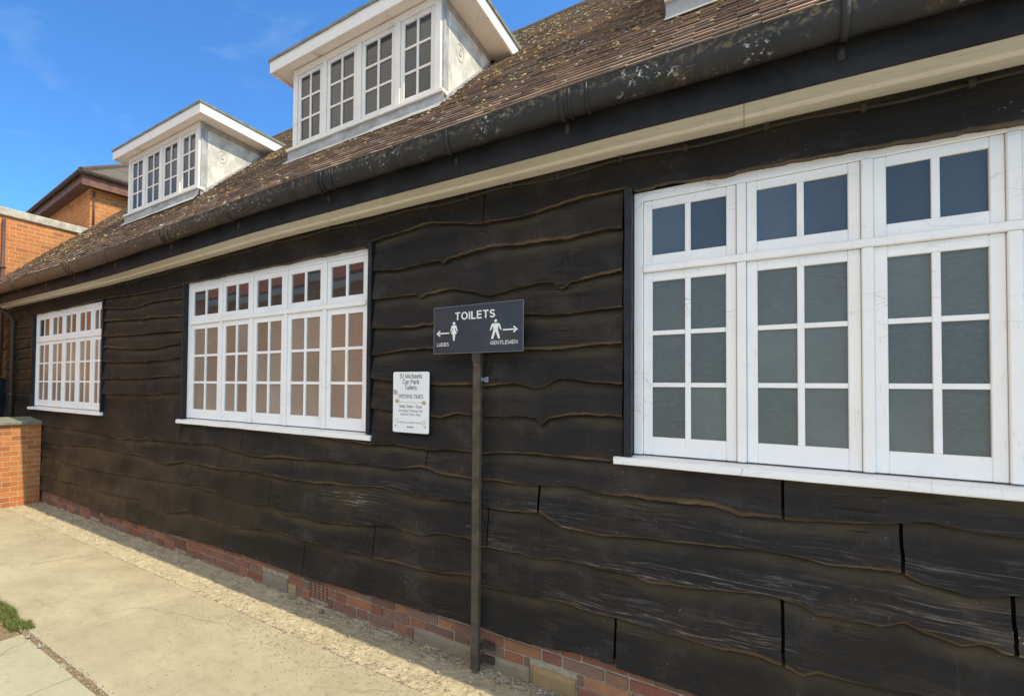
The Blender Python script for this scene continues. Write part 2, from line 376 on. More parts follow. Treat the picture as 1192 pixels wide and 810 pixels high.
# ------------------------------------------------------------------ wall data
# wavy lower edges of the boards, traced course by course: (x, z) along the wall, metres
ED = {
'A':[(-9.95,3.06),(-9.0,3.05),(-8.5,2.925),(-7.3,2.924),(-6.27,2.949),(-5.85,2.931),(-5.24,2.915),(-4.62,2.918),(-4.46,2.926),(-2.21,2.926),(-2.18,2.96),(-1.9,2.987),(-1.68,3.008),(-1.51,2.973),(-1.31,2.928),(-1.25,2.931),(-1.05,2.919),(-0.85,2.94),(-0.67,2.966),(-0.49,2.962),(-0.45,2.932),(-0.32,2.94),(-0.21,2.934),(-0.06,2.92),(-0.02,2.927),(0.1,2.921),(0.33,2.92),(0.46,2.915),(0.57,2.901),(0.68,2.902),(0.82,2.887),(1.3,2.91),(1.7,2.94),(2.6,2.95)],
'B':[(-9.6,2.77),(-8.6,2.75),(-6.21,2.803),(-5.6,2.76),(-5.06,2.788),(-4.61,2.781),(-2.16,2.73),(-1.95,2.709),(-1.75,2.721),(-1.6,2.725),(-1.57,2.7),(-1.53,2.729),(-1.25,2.754),(-1.05,2.741),(-0.79,2.737),(-0.61,2.75),(-0.49,2.741),(2.6,2.74)],
'C':[(-9.6,2.57),(-8.6,2.58),(-6.2,2.641),(-5.5,2.616),(-4.61,2.593),(-2.17,2.505),(-1.95,2.508),(-1.78,2.511),(-1.74,2.485),(-1.69,2.501),(-1.5,2.515),(-1.37,2.484),(-1.25,2.444),(-1.16,2.46),(-1.05,2.476),(-0.87,2.49),(-0.82,2.442),(-0.76,2.469),(-0.62,2.491),(-0.49,2.5),(2.6,2.5)],
'D':[(-9.6,2.4),(-8.6,2.42),(-6.19,2.448),(-5.22,2.423),(-4.6,2.421),(-2.1,2.283),(-1.82,2.264),(-1.63,2.281),(-1.03,2.299),(-0.85,2.283),(-0.69,2.283),(-0.49,2.292),(2.6,2.28)],
'E':[(-9.6,2.21),(-8.6,2.25),(-6.19,2.3),(-5.21,2.242),(-4.6,2.281),(-2.18,2.073),(-1.95,2.092),(-1.63,2.105),(-1.28,2.062),(-1.04,2.075),(-0.71,2.083),(-0.5,2.095),(2.6,2.07)],
'F':[(-9.6,2.06),(-8.6,2.08),(-6.18,2.114),(-5.2,2.097),(-4.59,2.129),(-2.18,1.892),(-1.64,1.855),(-1.35,1.848),(-1.28,1.84),(-1.1,1.858),(-0.98,1.843),(-0.82,1.891),(-0.5,1.861),(2.6,1.86)],
'G':[(-9.6,1.88),(-8.6,1.9),(-6.17,1.899),(-5.42,1.898),(-4.58,1.932),(-2.18,1.671),(-1.87,1.644),(-1.59,1.623),(-1.45,1.656),(-1.25,1.648),(-1.07,1.657),(-0.97,1.646),(-0.93,1.602),(-0.88,1.65),(-0.74,1.679),(-0.5,1.676),(2.6,1.66)],
'H':[(-9.6,1.66),(-8.6,1.69),(-6.16,1.706),(-5.19,1.711),(-4.58,1.753),(-4.0,1.52),(-2.5,1.40),(-2.15,1.386),(-1.92,1.4),(-1.65,1.387),(-1.54,1.405),(-1.28,1.403),(-1.1,1.421),(-0.92,1.423),(-0.71,1.422),(-0.54,1.425),(2.6,1.43)],
'I':[(-9.6,1.2),(-7.73,1.185),(-6.67,1.181),(-5.77,1.155),(-4.7,1.204),(-4.01,1.23),(-3.67,1.192),(-3.43,1.166),(-2.9,1.199),(-2.58,1.219),(-2.22,1.226),(-1.91,1.229),(-1.72,1.265),(-1.55,1.234),(-1.28,1.234),(-0.98,1.244),(-0.76,1.26),(-0.59,1.24),(-0.37,1.239),(-0.3,1.242),(-0.12,1.254),(-0.01,1.221),(0.15,1.228),(0.28,1.243),(0.59,1.297),(0.8,1.276),(1.6,1.25),(2.6,1.27)],
'J':[(-9.6,0.93),(-7.71,0.93),(-6.42,0.993),(-5.38,0.982),(-4.8,0.943),(-4.43,1.011),(-4.01,0.996),(-3.43,1.022),(-2.9,1.011),(-2.4,1.042),(-2.03,1.072),(-1.71,1.047),(-1.36,1.064),(-1.29,1.052),(-1.12,1.05),(-0.94,1.073),(-0.8,1.015),(-0.62,1.002),(-0.46,1.021),(-0.27,1.035),(-0.08,1.054),(0.07,1.066),(0.15,1.067),(0.28,1.049),(0.37,1.054),(0.49,1.065),(0.55,1.036),(0.66,1.015),(0.8,1.054),(1.7,1.03),(2.6,1.05)],
'K':[(-9.6,0.7),(-7.7,0.727),(-6.8,0.686),(-5.37,0.723),(-4.38,0.771),(-4.0,0.754),(-3.58,0.717),(-3.2,0.738),(-3.05,0.709),(-2.73,0.707),(-2.64,0.699),(-2.26,0.751),(-1.95,0.797),(-1.71,0.779),(-1.56,0.82),(-1.36,0.83),(-1.29,0.794),(-1.1,0.797),(-0.94,0.791),(-0.8,0.817),(-0.62,0.809),(-0.46,0.814),(-0.4,0.797),(-0.27,0.806),(-0.08,0.836),(0.07,0.855),(0.18,0.842),(0.25,0.813),(0.34,0.82),(0.43,0.823),(0.5,0.853),(0.56,0.823),(0.65,0.81),(0.7,0.83),(0.76,0.815),(1.6,0.8),(2.6,0.82)],
'L':[(-9.6,0.43),(-7.68,0.422),(-6.24,0.443),(-5.36,0.468),(-4.78,0.414),(-4.37,0.485),(-3.95,0.486),(-3.7,0.461),(-3.12,0.532),(-2.79,0.524),(-2.43,0.514),(-2.09,0.531),(-1.73,0.539),(-1.61,0.548),(-1.35,0.58),(-1.29,0.536),(-0.95,0.552),(-0.84,0.575),(-0.69,0.561),(-0.54,0.558),(-0.4,0.552),(-0.25,0.551),(-0.09,0.547),(0.03,0.56),(0.13,0.544),(0.19,0.518),(0.25,0.551),(0.34,0.548),(0.42,0.556),(0.55,0.566),(1.5,0.55),(2.6,0.54)],
'M':[(-9.6,0.19),(-7.67,0.194),(-6.01,0.167),(-4.71,0.187),(-4.31,0.208),(-3.81,0.216),(-3.33,0.227),(-2.78,0.21),(-2.42,0.227),(-2.2,0.237),(-1.35,0.264),(-1.0,0.285),(-0.83,0.293),(-0.55,0.295),(-0.54,0.28),(-0.16,0.275),(1,0.28),(2.6,0.29)]}
JOINT = {'A':[(-1.29,.006),(-5.86,.006)],'B':[],'C':[],'D':[],'E':[],'F':[],'G':[],'H':[],
 'I':[(-3.6,.005),(-1.68,.006),(.132,.011)],'J':[(-5.44,.005),(-.94,.012),(.495,.011),(-2.95,.004)],'K':[(-4.37,.005),(.775,.011),(-3.2,.004),(-1.25,.006)],
 'L':[(-2.11,.005),(.13,.012),(-5.4,.004)],'M':[(-2.8,.005),(-.543,.011),(-4.85,.004)]}
XL, XR = -9.6, 2.6
# window openings: x0, x1 (frame outside edges), z of sill top, z of head, mullion centres
WIN = [dict(x0=-8.455, x1=-6.28, mull=[-7.95, -7.51, -7.075, -6.645], dark=0),
       dict(x0=-4.51, x1=-2.185, mull=[-3.975, -3.53, -3.09, -2.645], dark=1),
       dict(x0=-.462, x1=1.63, mull=[-.012, .41, .80, 1.2], dark=2)]
ZS, ZH = 1.475, 2.935
def sag(x): return lerp([(-9.7, -.03), (-6, -.045), (-2.9, .01), (-.6, 0), (.1, -.015), (.8, -.035), (2.7, -.05)], x)

bld = empty('timber_building', 'long black weatherboarded building with white multi-pane windows, tiled roof and dormers', 'building', (0, 0, 0))

def in_window(x, pad=.045):
    for w in WIN:
        if w['x0'] - pad < x < w['x1'] + pad: return True
    return False

def build_cladding():
    mb = MB(); names = 'ABCDEFGHIJKLM'; dx = .009
    prev = None
    for ci, k in enumerate(names):
        E = ED[k]; P = ED[names[ci - 1]] if ci else None
        seed = ci * 13.7
        def edge(x, E=E, seed=seed):
            amp = .008 if k != 'M' else .006
            e = lerp(E, x) + amp * nz(x * 4.1, seed) + .0055 * nz(x * 12, seed + 3) + .0042 * nz(x * 27, seed + 5) * (.4 + abs(nz(x * 2, seed))) + .0026 * nz(x * 63, seed + 6)
            if k not in 'AM' and not in_window(x): e += .010 * nz(x * 1.7, seed + 9)
            kn = nz(x * 2.3, seed + 21)
            if kn > .5: e -= (kn - .5) * .10
            k2 = nz(x * 5.7, seed + 77)
            if k2 > .55: e -= (k2 - .55) * .06
            return e
        def top(x):
            if P is None: return 3.20
            return lerp(P, x) + .045
        n = int((XR - XL) / dx)
        cuts = JOINT[k]
        grid = [XL + i * dx for i in range(n + 1)]
        for c, w in cuts:
            grid = [g_ for g_ in grid if abs(g_ - c) > w * .5 + .003] + [c - w * .5 - .002, c - w * .5, c, c + w * .5, c + w * .5 + .002]
        grid.sort()
        colprev = None; 
        bid = R.random()
        for x in grid:
            skip = any(abs(x - c) < w * .3 for c, w in cuts)
            zt, zb = top(x), edge(x)
            inw = in_window(x)
            if inw:
                if k == 'A': zb = max(zb, 2.90) if False else zb
                elif zb > ZS - .03: skip = True
                else: zt = min(zt, ZS - .045)
            if skip:
                colprev = None
                if any(abs(x - c) < w * .3 for c, w in cuts): bid = R.random()
                continue
            hgt = zt - zb
            ch = .0045 + .021 * max(0, nz(x * 2.1, seed + 31) + .26) * (1.2 if k not in 'AM' else .5) + .004 * abs(nz(x * 17, seed + 33))
            ch = max(.0025, ch)
            wav = .004 * nz(x * 1.1, seed + 41)
            # y of front: tucked in at the top, proud at the foot
            def fy(t): return -(.001 + .050 * t * (1 + .25 * nz(x * 1.3, seed + 81))) - wav - .003 * nz(x * 1.6, t * 2, seed) - .0012 * nz(x * 4, t * 14, seed)
            ts = [0, .13, .18, .23, .29, .37, .48, .6, .72, .84, .93, 1.0]
            colv = []; colc = []
            wn = 0
            for t in ts:
                z = zt + (zb + ch - zt) * t
                below = (lerp(P, x) if P else 3.17) - z           # distance under the board above
                du_haze = max(0, min(1, (below - .004) / .016)) * max(0, min(1, (.085 - below) / .06))  # no dusty tone close under each edge: dark contact shadow put in colour
                du_haze = du_haze * (.72 if ci < 8 else .9) * (.65 + .7 * nz(x * 2.6, seed + 71))
                du_haze = max(0, du_haze)
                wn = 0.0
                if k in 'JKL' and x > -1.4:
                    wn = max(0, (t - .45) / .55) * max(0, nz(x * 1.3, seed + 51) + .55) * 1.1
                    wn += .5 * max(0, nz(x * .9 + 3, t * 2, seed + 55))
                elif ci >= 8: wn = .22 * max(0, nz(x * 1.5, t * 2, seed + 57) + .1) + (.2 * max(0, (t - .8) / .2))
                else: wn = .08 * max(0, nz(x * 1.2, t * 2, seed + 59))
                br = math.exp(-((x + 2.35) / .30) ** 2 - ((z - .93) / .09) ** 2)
                wn = min(1, wn); du_haze = min(1, du_haze + .35 * br)
                haze_lft = max(0, min(1, (-2.2 - x) / 4.5)) * max(0, min(1, (1.5 - z) / .9)); du_haze = min(1, du_haze + 0.85 * haze_lft * (.7 + nz(x * 2, z * 4)))  # warm glare haze put into the board colour, growing towards lower left
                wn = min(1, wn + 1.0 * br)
                jo = .0028 * nz(z * 38, x * 3) if any(abs(x - c) < .016 for c, w in cuts) else 0
                colv.append((x + jo, fy(t), z)); colc.append((0.0, du_haze, wn, bid))
            foot = fy(1.0)
            wf = (1.0 if (k in 'JKL' and x > -1.3 and nz(x * 1.4, seed + 61) > -.15) else .25 if ci >= 8 else .05)
            colv.append((x, foot + .003, zb + ch * .45)); colc.append((.75, 0, wf, bid))
            colv.append((x, foot + .006 + .008 * abs(nz(x * 8, seed)), zb)); colc.append((.9, 0, wf * .6, bid))
            colv.append((x, .012, zb + .004)); colc.append((.05, 0, 0, bid))
            base = len(mb.v); m = len(colv)
            mb.v += colv; mb.c += colc
            if colprev is not None:
                for q in range(m - 1):
                    mb.f.append((colprev + q, base + q, base + q + 1, colprev + q + 1)); mb.m.append(0)
            else:   # close the end grain
                pass
            colprev = base
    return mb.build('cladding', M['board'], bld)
cl = build_cladding()
cl['label'] = 'black waney edged weatherboards'
for p in cl.data.polygons: p.use_smooth = False

# dark backing and the rest of the shell
b = MB()
for x0, x1 in ((XL + .01, WIN[0]['x0'] - .02), (WIN[0]['x1'] + .02, WIN[1]['x0'] - .02), (WIN[1]['x1'] + .02, WIN[2]['x0'] - .02), (WIN[2]['x1'] + .02, XR - .01)):
    b.box(x0, x1, .014, .10, .2, 3.3)
for w in WIN:
    b.box(w['x0'] - .02, w['x1'] + .02, .014, .10, .2, ZS - .03); b.box(w['x0'] - .02, w['x1'] + .02, .014, .10, ZH - .002, 3.3)
    b.box(w['x0'] - .02, w['x1'] + .02, .115, .14, ZS - .03, ZH)
b.build('backing_wall', M['dark'], bld)
b = MB()
b.prism([(.02, 0), (7.18, 0), (7.18, 3.5), (3.6, 6.35), (.02, 3.5)], 'x', XL, XL + .12)
b.prism([(.02, 0), (7.18, 0), (7.18, 3.5), (3.6, 6.35), (.02, 3.5)], 'x', XR - .12, XR)
b.box(XL + .13, XR - .13, 7.06, 7.17, 0, 3.5)
b.build('end_wall', M['board'], bld)

# ------------------------------------------------------------------ brick plinth
STONES = [(-1.78, -1.295, -.05, .105, (.27, .225, .16)), (-1.285, -1.0, -.05, .100, (.28, .235, .165)), (-.99, -.745, -.05, .122, (.33, .235, .115)), (-3.315, -3.0, -.05, .122, (.27, .225, .16)), (-2.99, -2.90, -.05, .10, (.38, .28, .14))]
AIRB = [(-6.54, -6.30, .062, .172), (-4.655, -4.46, .050, .152), (-2.745, -2.565, .048, .178)]
def plinth():
    b = MB(); ch = .0725; z = .302
    BR = [(.30, .095, .05), (.34, .125, .06), (.26, .085, .055), (.19, .095, .07), (.25, .105, .07), (.36, .15, .07), (.30, .11, .06), (.22, .115, .085)]
    for r in range(6):
        zt = z - r * ch; zb = zt - ch + .009
        x = XL + R.uniform(0, .1); k = r
        while x < XR:
            L = (.215 if (k % 2) else .102) + R.uniform(-.004, .004); k += 1
            x1 = min(x + L, XR)
            xa, xe = x, x1
            for s_ in STONES + AIRB:
                if zb < s_[3] - .012 and zt > s_[2] + .012 and xa < s_[1] + .006 and xe > s_[0] - .006:
                    left = s_[0] - .008 - xa; right = xe - s_[1] - .008
                    if left >= right: xe = s_[0] - .008
                    else: xa = s_[1] + .008
            blocked = xe - xa < .022
            if not blocked:
                c = R.choice(BR); f = R.uniform(.75, 1.15); q_ = R.uniform(.10, .28); c = tuple(v * f * (1 - q_) + d_ * q_ for v, d_ in zip(c, (.34, .27, .19)))
                yf = -.004 + R.uniform(-.003, .003)
                b.box(xa, xe, yf, .05, zb + R.uniform(-.0015, .0015), zt + R.uniform(-.0015, .0015), (*c, 1), .004, .0012)
            x = x1 + .0095
    return b.build('brick_plinth', M['brick'], bld)
pl = plinth()
b = MB()
nx = 420
for i in range(nx + 1):
    x = XL + (XR - XL) * i / nx
    for zz in (-.12, .31): b.v.append((x, .0045 + .0012 * nz(x * 9, zz), zz)); b.c.append((0, 0, 0, 1))
for i in range(nx): b.f.append((2 * i, 2 * i + 2, 2 * i + 3, 2 * i + 1)); b.m.append(0)
b.build('mortar', M['mortar'], pl)
for (x0, x1, z0, z1, c) in STONES:
    b = MB(); nxs = 14; nzs = 6; vs = []; fs = []
    for i in range(nxs + 1):
        for jn in range(nzs + 1):
            u = i / nxs; v = jn / nzs
            e = min(u, 1 - u) * (x1 - x0); e2 = (1 - v) * (z1 - z0)
            y = -.018 + .014 * math.exp(-min(e, e2) / .008) - .005 * nz(u * 6 + x0 * 5, v * 3)
            vs.append((x0 + u * (x1 - x0) + .004 * nz(v * 4, x0 * 9), y, z0 + v * (z1 - z0) + .006 * nz(u * 3, x0 * 7) * v))
    for i in range(nxs):
        for jn in range(nzs):
            a = i * (nzs + 1) + jn; fs.append((a, a + nzs + 1, a + nzs + 2, a + 1))
    n0 = len(vs)
    edge = [i * (nzs + 1) + nzs for i in range(nxs + 1)]
    vs += [(vs[e][0], .03, vs[e][2]) for e in edge]
    for q in range(nxs): fs.append((edge[q], edge[q + 1], n0 + q + 1, n0 + q))
    b.add(vs, fs, (*c, 1))
    b.build('stone_block', M['stone'], pl)
for (x0, x1, z0, z1) in AIRB:
    b = MB(); cc = (.27, .125, .075, 1)
    b.box(x0, x1, .012, .03, z0, z1, (.01, .008, .006, 1))
    ncol = 3 if x1 - x0 > .19 else 2; nrow = 5; t = .010
    for i in range(ncol * 2 + 1):
        xx = x0 + (x1 - x0 - t) * i / (ncol * 2); b.box(xx, xx + t, -.008, .0119, z0, z1, cc, .0015)
    for jn in range(nrow + 1):
        zz = z0 + (z1 - z0 - t * .7) * jn / nrow; b.box(x0 + .001, x1 - .001, -.0055, .0117, zz, zz + t * .7, cc)
    b.build('air_brick', M['brick'], pl)

# ------------------------------------------------------------------ windows
def sash(mb, x0, x1, z0, z1, y, st, rt, rb, nrow, bar=.024, ncol=2):
    """one sash: stiles, rails, glazing bars; returns the pane openings"""
    d = .028; bv = .003
    mb.box(x0, x0 + st, y, y + d, z0, z1, b=bv); mb.box(x1 - st, x1, y, y + d, z0, z1, b=bv)
    mb.box(x0 + st, x1 - st, y + .0012, y + d, z1 - rt, z1, b=bv); mb.box(x0 + st, x1 - st, y + .0012, y + d, z0, z0 + rb, b=bv)
    px0, px1, pz0, pz1 = x0 + st, x1 - st, z0 + rb, z1 - rt
    for k in range(1, ncol):
        xm = px0 + (px1 - px0) * k / ncol; mb.box(xm - bar / 2, xm + bar / 2, y + .0035, y + d - .002, pz0, pz1, b=.002)
    for k in range(1, nrow):
        zm = pz0 + (pz1 - pz0) * k / nrow
        for c in range(ncol):
            a = px0 + (px1 - px0) * c / ncol + (bar / 2 if c else 0); e = px0 + (px1 - px0) * (c + 1) / ncol - (bar / 2 if c < ncol - 1 else 0)
            mb.box(a, e, y + .005, y + d - .003, zm - bar / 2, zm + bar / 2, b=.002)
    return px0, px1, pz0, pz1

def pane(px0, px1, pz0, pz1, y, mat, parent, nrow=1, tilt=None):
    mb = MB()
    for c in range(2):
        for r in range(nrow):
            a, e = px0 + (px1 - px0) * c / 2, px0 + (px1 - px0) * (c + 1) / 2
            f, g = pz0 + (pz1 - pz0) * r / nrow, pz0 + (pz1 - pz0) * (r + 1) / nrow
            t1, t2 = R.uniform(-.0022, .0022), R.uniform(-.0022, .0022)
            q = (R.random(), R.random(), r / max(1, nrow - 1), 1)
            mb.add([(a, y + t1, f), (e, y - t1, f), (e, y - t1 + t2, g), (a, y + t1 + t2, g)], [(0, 1, 2, 3)], q)
    return mb.build('pane', mat, parent)

def make_window(w, idx):
    win = empty('window', None, None, (0, 0, 0), bld)
    win['label'] = ['furthest white window, beside the low brick wall', 'white window left of the toilets sign, reflecting brick', 'large white window right of the toilets sign'][idx]
    x0, x1, mull = w['x0'], w['x1'], w['mull']
    yF = .006; yS = .020
    f = MB(); jb = .042
    f.box(x0, x0 + jb, yF, .10, ZS, ZH, b=.003); f.box(x1 - jb, x1, yF, .10, ZS, ZH, b=.003)
    f.box(x0 + jb, x1 - jb, yF + .001, .10, ZH - .052, ZH, b=.003)
    f.box(x0 + jb, x1 - jb, yF - .010, .10, 2.482, 2.520, b=.004)
    mw = .036
    for m in mull:
        f.box(m - mw / 2, m + mw / 2, yF - .002, .10, ZS, 2.4815, b=.003); f.box(m - mw / 2, m + mw / 2, yF - .002, .10, 2.5205, ZH - .0525, b=.003)
    f.build('frame', M['white'], win)
    edges = [x0 + jb] + mull + [x1 - jb]
    for i in range(5):
        a = edges[i] + (mw / 2 if i else 0) + .0015; e = edges[i + 1] - (mw / 2 if i < 4 else 0) - .0015
        s = MB(); o = sash(s, a, e, ZS + .0005, 2.4805, yS, .040, .050, .098, 3)
        s.build('casement', M['white'], win)
        pane(*o, yS + .017, M['frost'] if idx == 2 else M['frost_reflect_tint'], win, 3)
        s = MB(); o = sash(s, a, e, 2.5215, ZH - .0535, yS - .003, .038, .046, .055, 1)
        s.build('top_light', M['white'], win)
        pane(*o, yS + .014, M['glass'] if idx == 2 else M['mirror_glass'], win, 1)
    # sill: sloping white board, irregular lower edge
    s = MB(); L = x0 - .085; Rr = x1 + .05; n = 60; vs = []; fs = []
    for i in range(n + 1):
        x = L + (Rr - L) * i / n; wv = .003 * nz(x * 3, idx * 4.4); w2 = .0025 * nz(x * 11, idx)
        vs += [(x, .10, ZS - .001), (x, -.066 + w2, ZS - .020 + wv), (x, -.071 + w2, ZS - .024 + wv), (x, -.071 + w2, ZS - .056 + wv * 2 + w2), (x, -.064, ZS - .060 + wv), (x, .012, ZS - .058)]
    for i in range(n):
        for q in range(6): fs.append((i * 6 + q, (i + 1) * 6 + q, (i + 1) * 6 + (q + 1) % 6, i * 6 + (q + 1) % 6))
    fs += [tuple(range(6))[::-1], tuple(range(n * 6, n * 6 + 6))]
    s.add(vs, fs); s.build('sill', M['white'], win)
    for xa, xb in ((x0 - .038, x0 - .003), (x1 + .003, x1 + .036)):
        tbb = MB(); m = 24; vs = []; fs = []
        for i in range(m + 1):
            z = ZS - .012 + (2.965 - ZS) * i / m; o1 = .003 * nz(z * 3, xa * 3); o2 = .002 * nz(z * 7, xb * 5)
            vs += [(xa + o1, .012, z), (xa + o1, -.054, z), (xb + o2, -.054 + o1, z), (xb + o2, .012, z)]
        for i in range(m):
            for q in range(4): fs.append((i * 4 + q, (i + 1) * 4 + q, (i + 1) * 4 + (q + 1) % 4, i * 4 + (q + 1) % 4))
        fs += [(0, 1, 2, 3), tuple(range(m * 4, m * 4 + 4))]
        tbb.add(vs, fs); tbb.build('side_trim', M['black_trim'], win)
for i, w in enumerate(WIN): make_window(w, i)

# ------------------------------------------------------------------ eaves
def long_profile(name, prof, mat, parent, closed=True, step=.12, smooth=False, cfun=None, x0=XL - .02, x1=XR + .05, wob=.003):
    """profile [(y, z)] swept along x, following the sag of the old eaves"""
    mb = MB(); n = int((x1 - x0) / step); m = len(prof)
    for i in range(n + 1):
        x = x0 + (x1 - x0) * i / n; s = sag(x)
        for q, (y, z) in enumerate(prof):
            mb.v.append((x, y + wob * nz(x * .8, q * .1, 3), z + s + wob * nz(x * .9, 5))); mb.c.append(cfun(q) if cfun else (0, 0, 0, 1))
    for i in range(n):
        for q in range(m if closed else m - 1):
            mb.f.append((i * m + q, (i + 1) * m + q, (i + 1) * m + (q + 1) % m, i * m + (q + 1) % m)); mb.m.append(0)
    if closed: mb.f += [tuple(range(m))[::-1], tuple(range(n * m, n * m + m))]; mb.m += [0, 0]
    return mb.build(name, mat, parent, smooth)
sof = long_profile('soffit', [(-.318, 3.172), (-.150, 3.172), (-.146, 3.160), (-.136, 3.156), (-.130, 3.163), (-.020, 3.163), (-.020, 3.19), (-.318, 3.19)], M['soffit'], bld)
fa = long_profile('fascia_board', [(-.322, 3.155), (-.345, 3.150), (-.347, 3.40), (-.322, 3.40)], M['fascia'], bld)
# half-round gutter
gp = []
for k in range(15):
    a = math.pi * k / 14
    gp.append((-.425 - .078 * math.cos(a) * -1 if False else -.425 + .078 * math.cos(a), 3.392 - .118 * math.sin(a) ** .85))
gp_in = [(-.425 + .068 * math.cos(math.pi * k / 14), 3.395 - .100 * math.sin(math.pi * k / 14)) for k in range(14, -1, -1)]
prof = gp + [(-.508, 3.398)] + gp_in + [(-.342, 3.398)]
def gcol(q):
    if q < 15: return (1.0 if q >= 13 else 0.0, max(0.0, min(1.0, (q - 7) / 5)), 0, 1)
    return (1, 0, 0, 1)
gut = long_profile('gutter', prof, M['gutter'], bld, True, .08, True, gcol, wob=.005)
xb = XL + .3
for xb in (-9.1, -8.2, -7.3, -6.45, -5.45, -4.35, -3.35, -2.35, -1.35, -.72, .30, 1.3, 2.3):
    s = sag(xb); b = MB()
    for k in range(14):
        a0, a1 = math.pi * k / 14, math.pi * (k + 1) / 14
        for (r1, r2, xx0, xx1) in ((.0855, .127, xb - .012, xb + .012),):
            p = [(-.425 + r1 * math.cos(a), 3.392 - r2 * math.sin(a) ** .85 + s) for a in (a0, a1)]
            q = [(-.425 + (r1 - .006) * math.cos(a), 3.392 - (r2 - .006) * math.sin(a) ** .85 + s) for a in (a0, a1)]
            b.add([(xx0, *p[0]), (xx1, *p[0]), (xx1, *p[1]), (xx0, *p[1]), (xx0, *q[0]), (xx1, *q[0]), (xx1, *q[1]), (xx0, *q[1])], [(0, 1, 2, 3), (7, 6, 5, 4), (0, 3, 7, 4), (1, 5, 6, 2)])
    b.box(xb - .012, xb + .012, -.352, -.3475, 3.22 + s, 3.33 + s)
    b.build('gutter_bracket', M['gutter'], gut, True)
    if xb in (-8.2, -6.45, -4.35, -2.35, -.72, 1.3):
        b = MB(); n = 14
        for xo in (xb + .04, xb + .12):
            pts = [(xo, -.425 + .0815 * math.cos(math.pi * k / n), 3.392 - .1225 * math.sin(math.pi * k / n) ** .85 + s) for k in range(n + 1)]
            b.tube(pts, .0075, 6)
        b.build('gutter_collar', M['gutter'], gut, True)
# hanging cable under the soffit with clips
pts = []
n = 90
for i in range(n + 1):
    x = XL + .1 + (XR - XL - .2) * i / n
    pts.append((x, -.030 - .004 * nz(x * 2, 1), 3.128 + sag(x) + .010 * math.sin(x * 9.2) + .006 * nz(x * 2.7, 2)))
b = MB(); b.tube(pts, .0085, 8); cab = b.build('cable', M['cable'], bld, True)
x = XL + .3
while x < XR - .1:
    b = MB(); z = 3.128 + sag(x) + .010 * math.sin(x * 9.2)
    b.box(x - .010, x + .010, -.047, -.0125, z - .017, z + .016, b=.003); b.build('cable_clip', M['cable'], cab); x += .30 + R.uniform(-.03, .03)
# downpipe with swan neck at the far end
b = MB()
b.tube([(-9.15, -.42, 3.24), (-9.15, -.42, 3.16), (-9.16, -.36, 3.07), (-9.18, -.14, 2.98), (-9.19, -.085, 2.90), (-9.19, -.08, 2.8), (-9.19, -.08, .05)], .034, 12)
for z in (2.78, 1.6): b.tube([(-9.19, -.08, z), (-9.19, -.08, z + .07)], .043, 12)
b.build('downpipe', M['brown'] if False else M['iron'], bld, True)

# ------------------------------------------------------------------ roof
TAN = math.tan(math.radians(38)); COS = math.cos(math.radians(38)); SIN = math.sin(math.radians(38))
def zr(y): return 3.42 + (y + .45) * TAN
DORM = [-6.51, -3.41, -.31]                      # left edge of each dormer window
DW, DY = 1.585, .44
roof = MB()
YB, YT = -.475, 3.60
roof.add([(XL - .05, YB, zr(YB) - .03), (XR + .1, YB, zr(YB) - .03), (XR + .1, YT, zr(YT) - .03), (XL - .05, YT, zr(YT) - .03)], [(0, 1, 2, 3)], (.03, .022, .018, 1))
roof.add([(XL - .05, 7.67, zr(YB) - .03), (XR + .1, 7.67, zr(YB) - .03), (XR + .1, YT, zr(YT) - .03), (XL - .05, YT, zr(YT) - .03)], [(0, 1, 2, 3)], (.08, .045, .03, 1))
TC = [(.118, .080, .056), (.130, .086, .058), (.106, .076, .056), (.14, .098, .070), (.098, .074, .058), (.124, .092, .066), (.088, .068, .052)]
g = .098; rows = int((YT - YB) / COS / g)
def roof_sag(x, sl): return .012 * nz(x * .6, sl * .8, 2) + sag(x) * max(0, 1 - sl / 1.6)
for r in range(rows + 1):
    sl0 = r * g - .01; sl1 = sl0 + g + .055
    x = XL - .06 + (.08 if r % 2 else 0) + R.uniform(-.01, .01)
    while x < XR + .08:
        w = .162; x1 = x + w
        y0 = YB + sl0 * COS; y1 = YB + sl1 * COS
        inside = any(d - .02 < x and x1 < d + DW + .02 and DY + .03 < y0 < 1.6 for d in DORM)
        if not inside and y1 < YT + .08:
            c = R.choice(TC); f = R.uniform(2.7, 4.2); c = tuple(v * f for v in c)
            lift = .004 + R.uniform(0, .005); th = .013
            rs = roof_sag(x, sl0); sk = R.uniform(-.003, .003); jg = R.uniform(-.004, .004)
            def pt(xx, sl, up): return (xx, YB + sl * COS - up * SIN, zr(YB) + sl * SIN + up * COS + rs)
            lo, hi = sl0 + jg, sl1
            up0 = .016 + lift; up1 = .001
            vs = [pt(x + .0015, lo, up0 - th), pt(x1 - .0015, lo + sk, up0 - th), pt(x1 - .0015, lo + sk, up0), pt(x + .0015, lo, up0), pt(x1 - .0015, hi, up1), pt(x + .0015, hi, up1)]
            edge = tuple(v * .30 for v in c)  # butt edges coloured darker, their shade put into the tile colour
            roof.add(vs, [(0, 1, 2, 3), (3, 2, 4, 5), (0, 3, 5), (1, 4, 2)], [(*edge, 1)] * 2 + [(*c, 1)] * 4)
        x = x1
rf = roof.build('roof', M['tile'], bld)
# ridge tiles
b = MB(); x = XL - .05
while x < XR + .1:
    c = R.choice(TC)
    pr = [(YT + .13 * math.cos(math.pi * k / 8), zr(YT) - .09 + .12 * math.sin(math.pi * k / 8) + R.uniform(-.002, .002)) for k in range(9)]
    b.prism(pr, 'x', x + .004, x + .32, (*c, 1)); x += .325
b.build('ridge_tiles', M['tile'], rf)
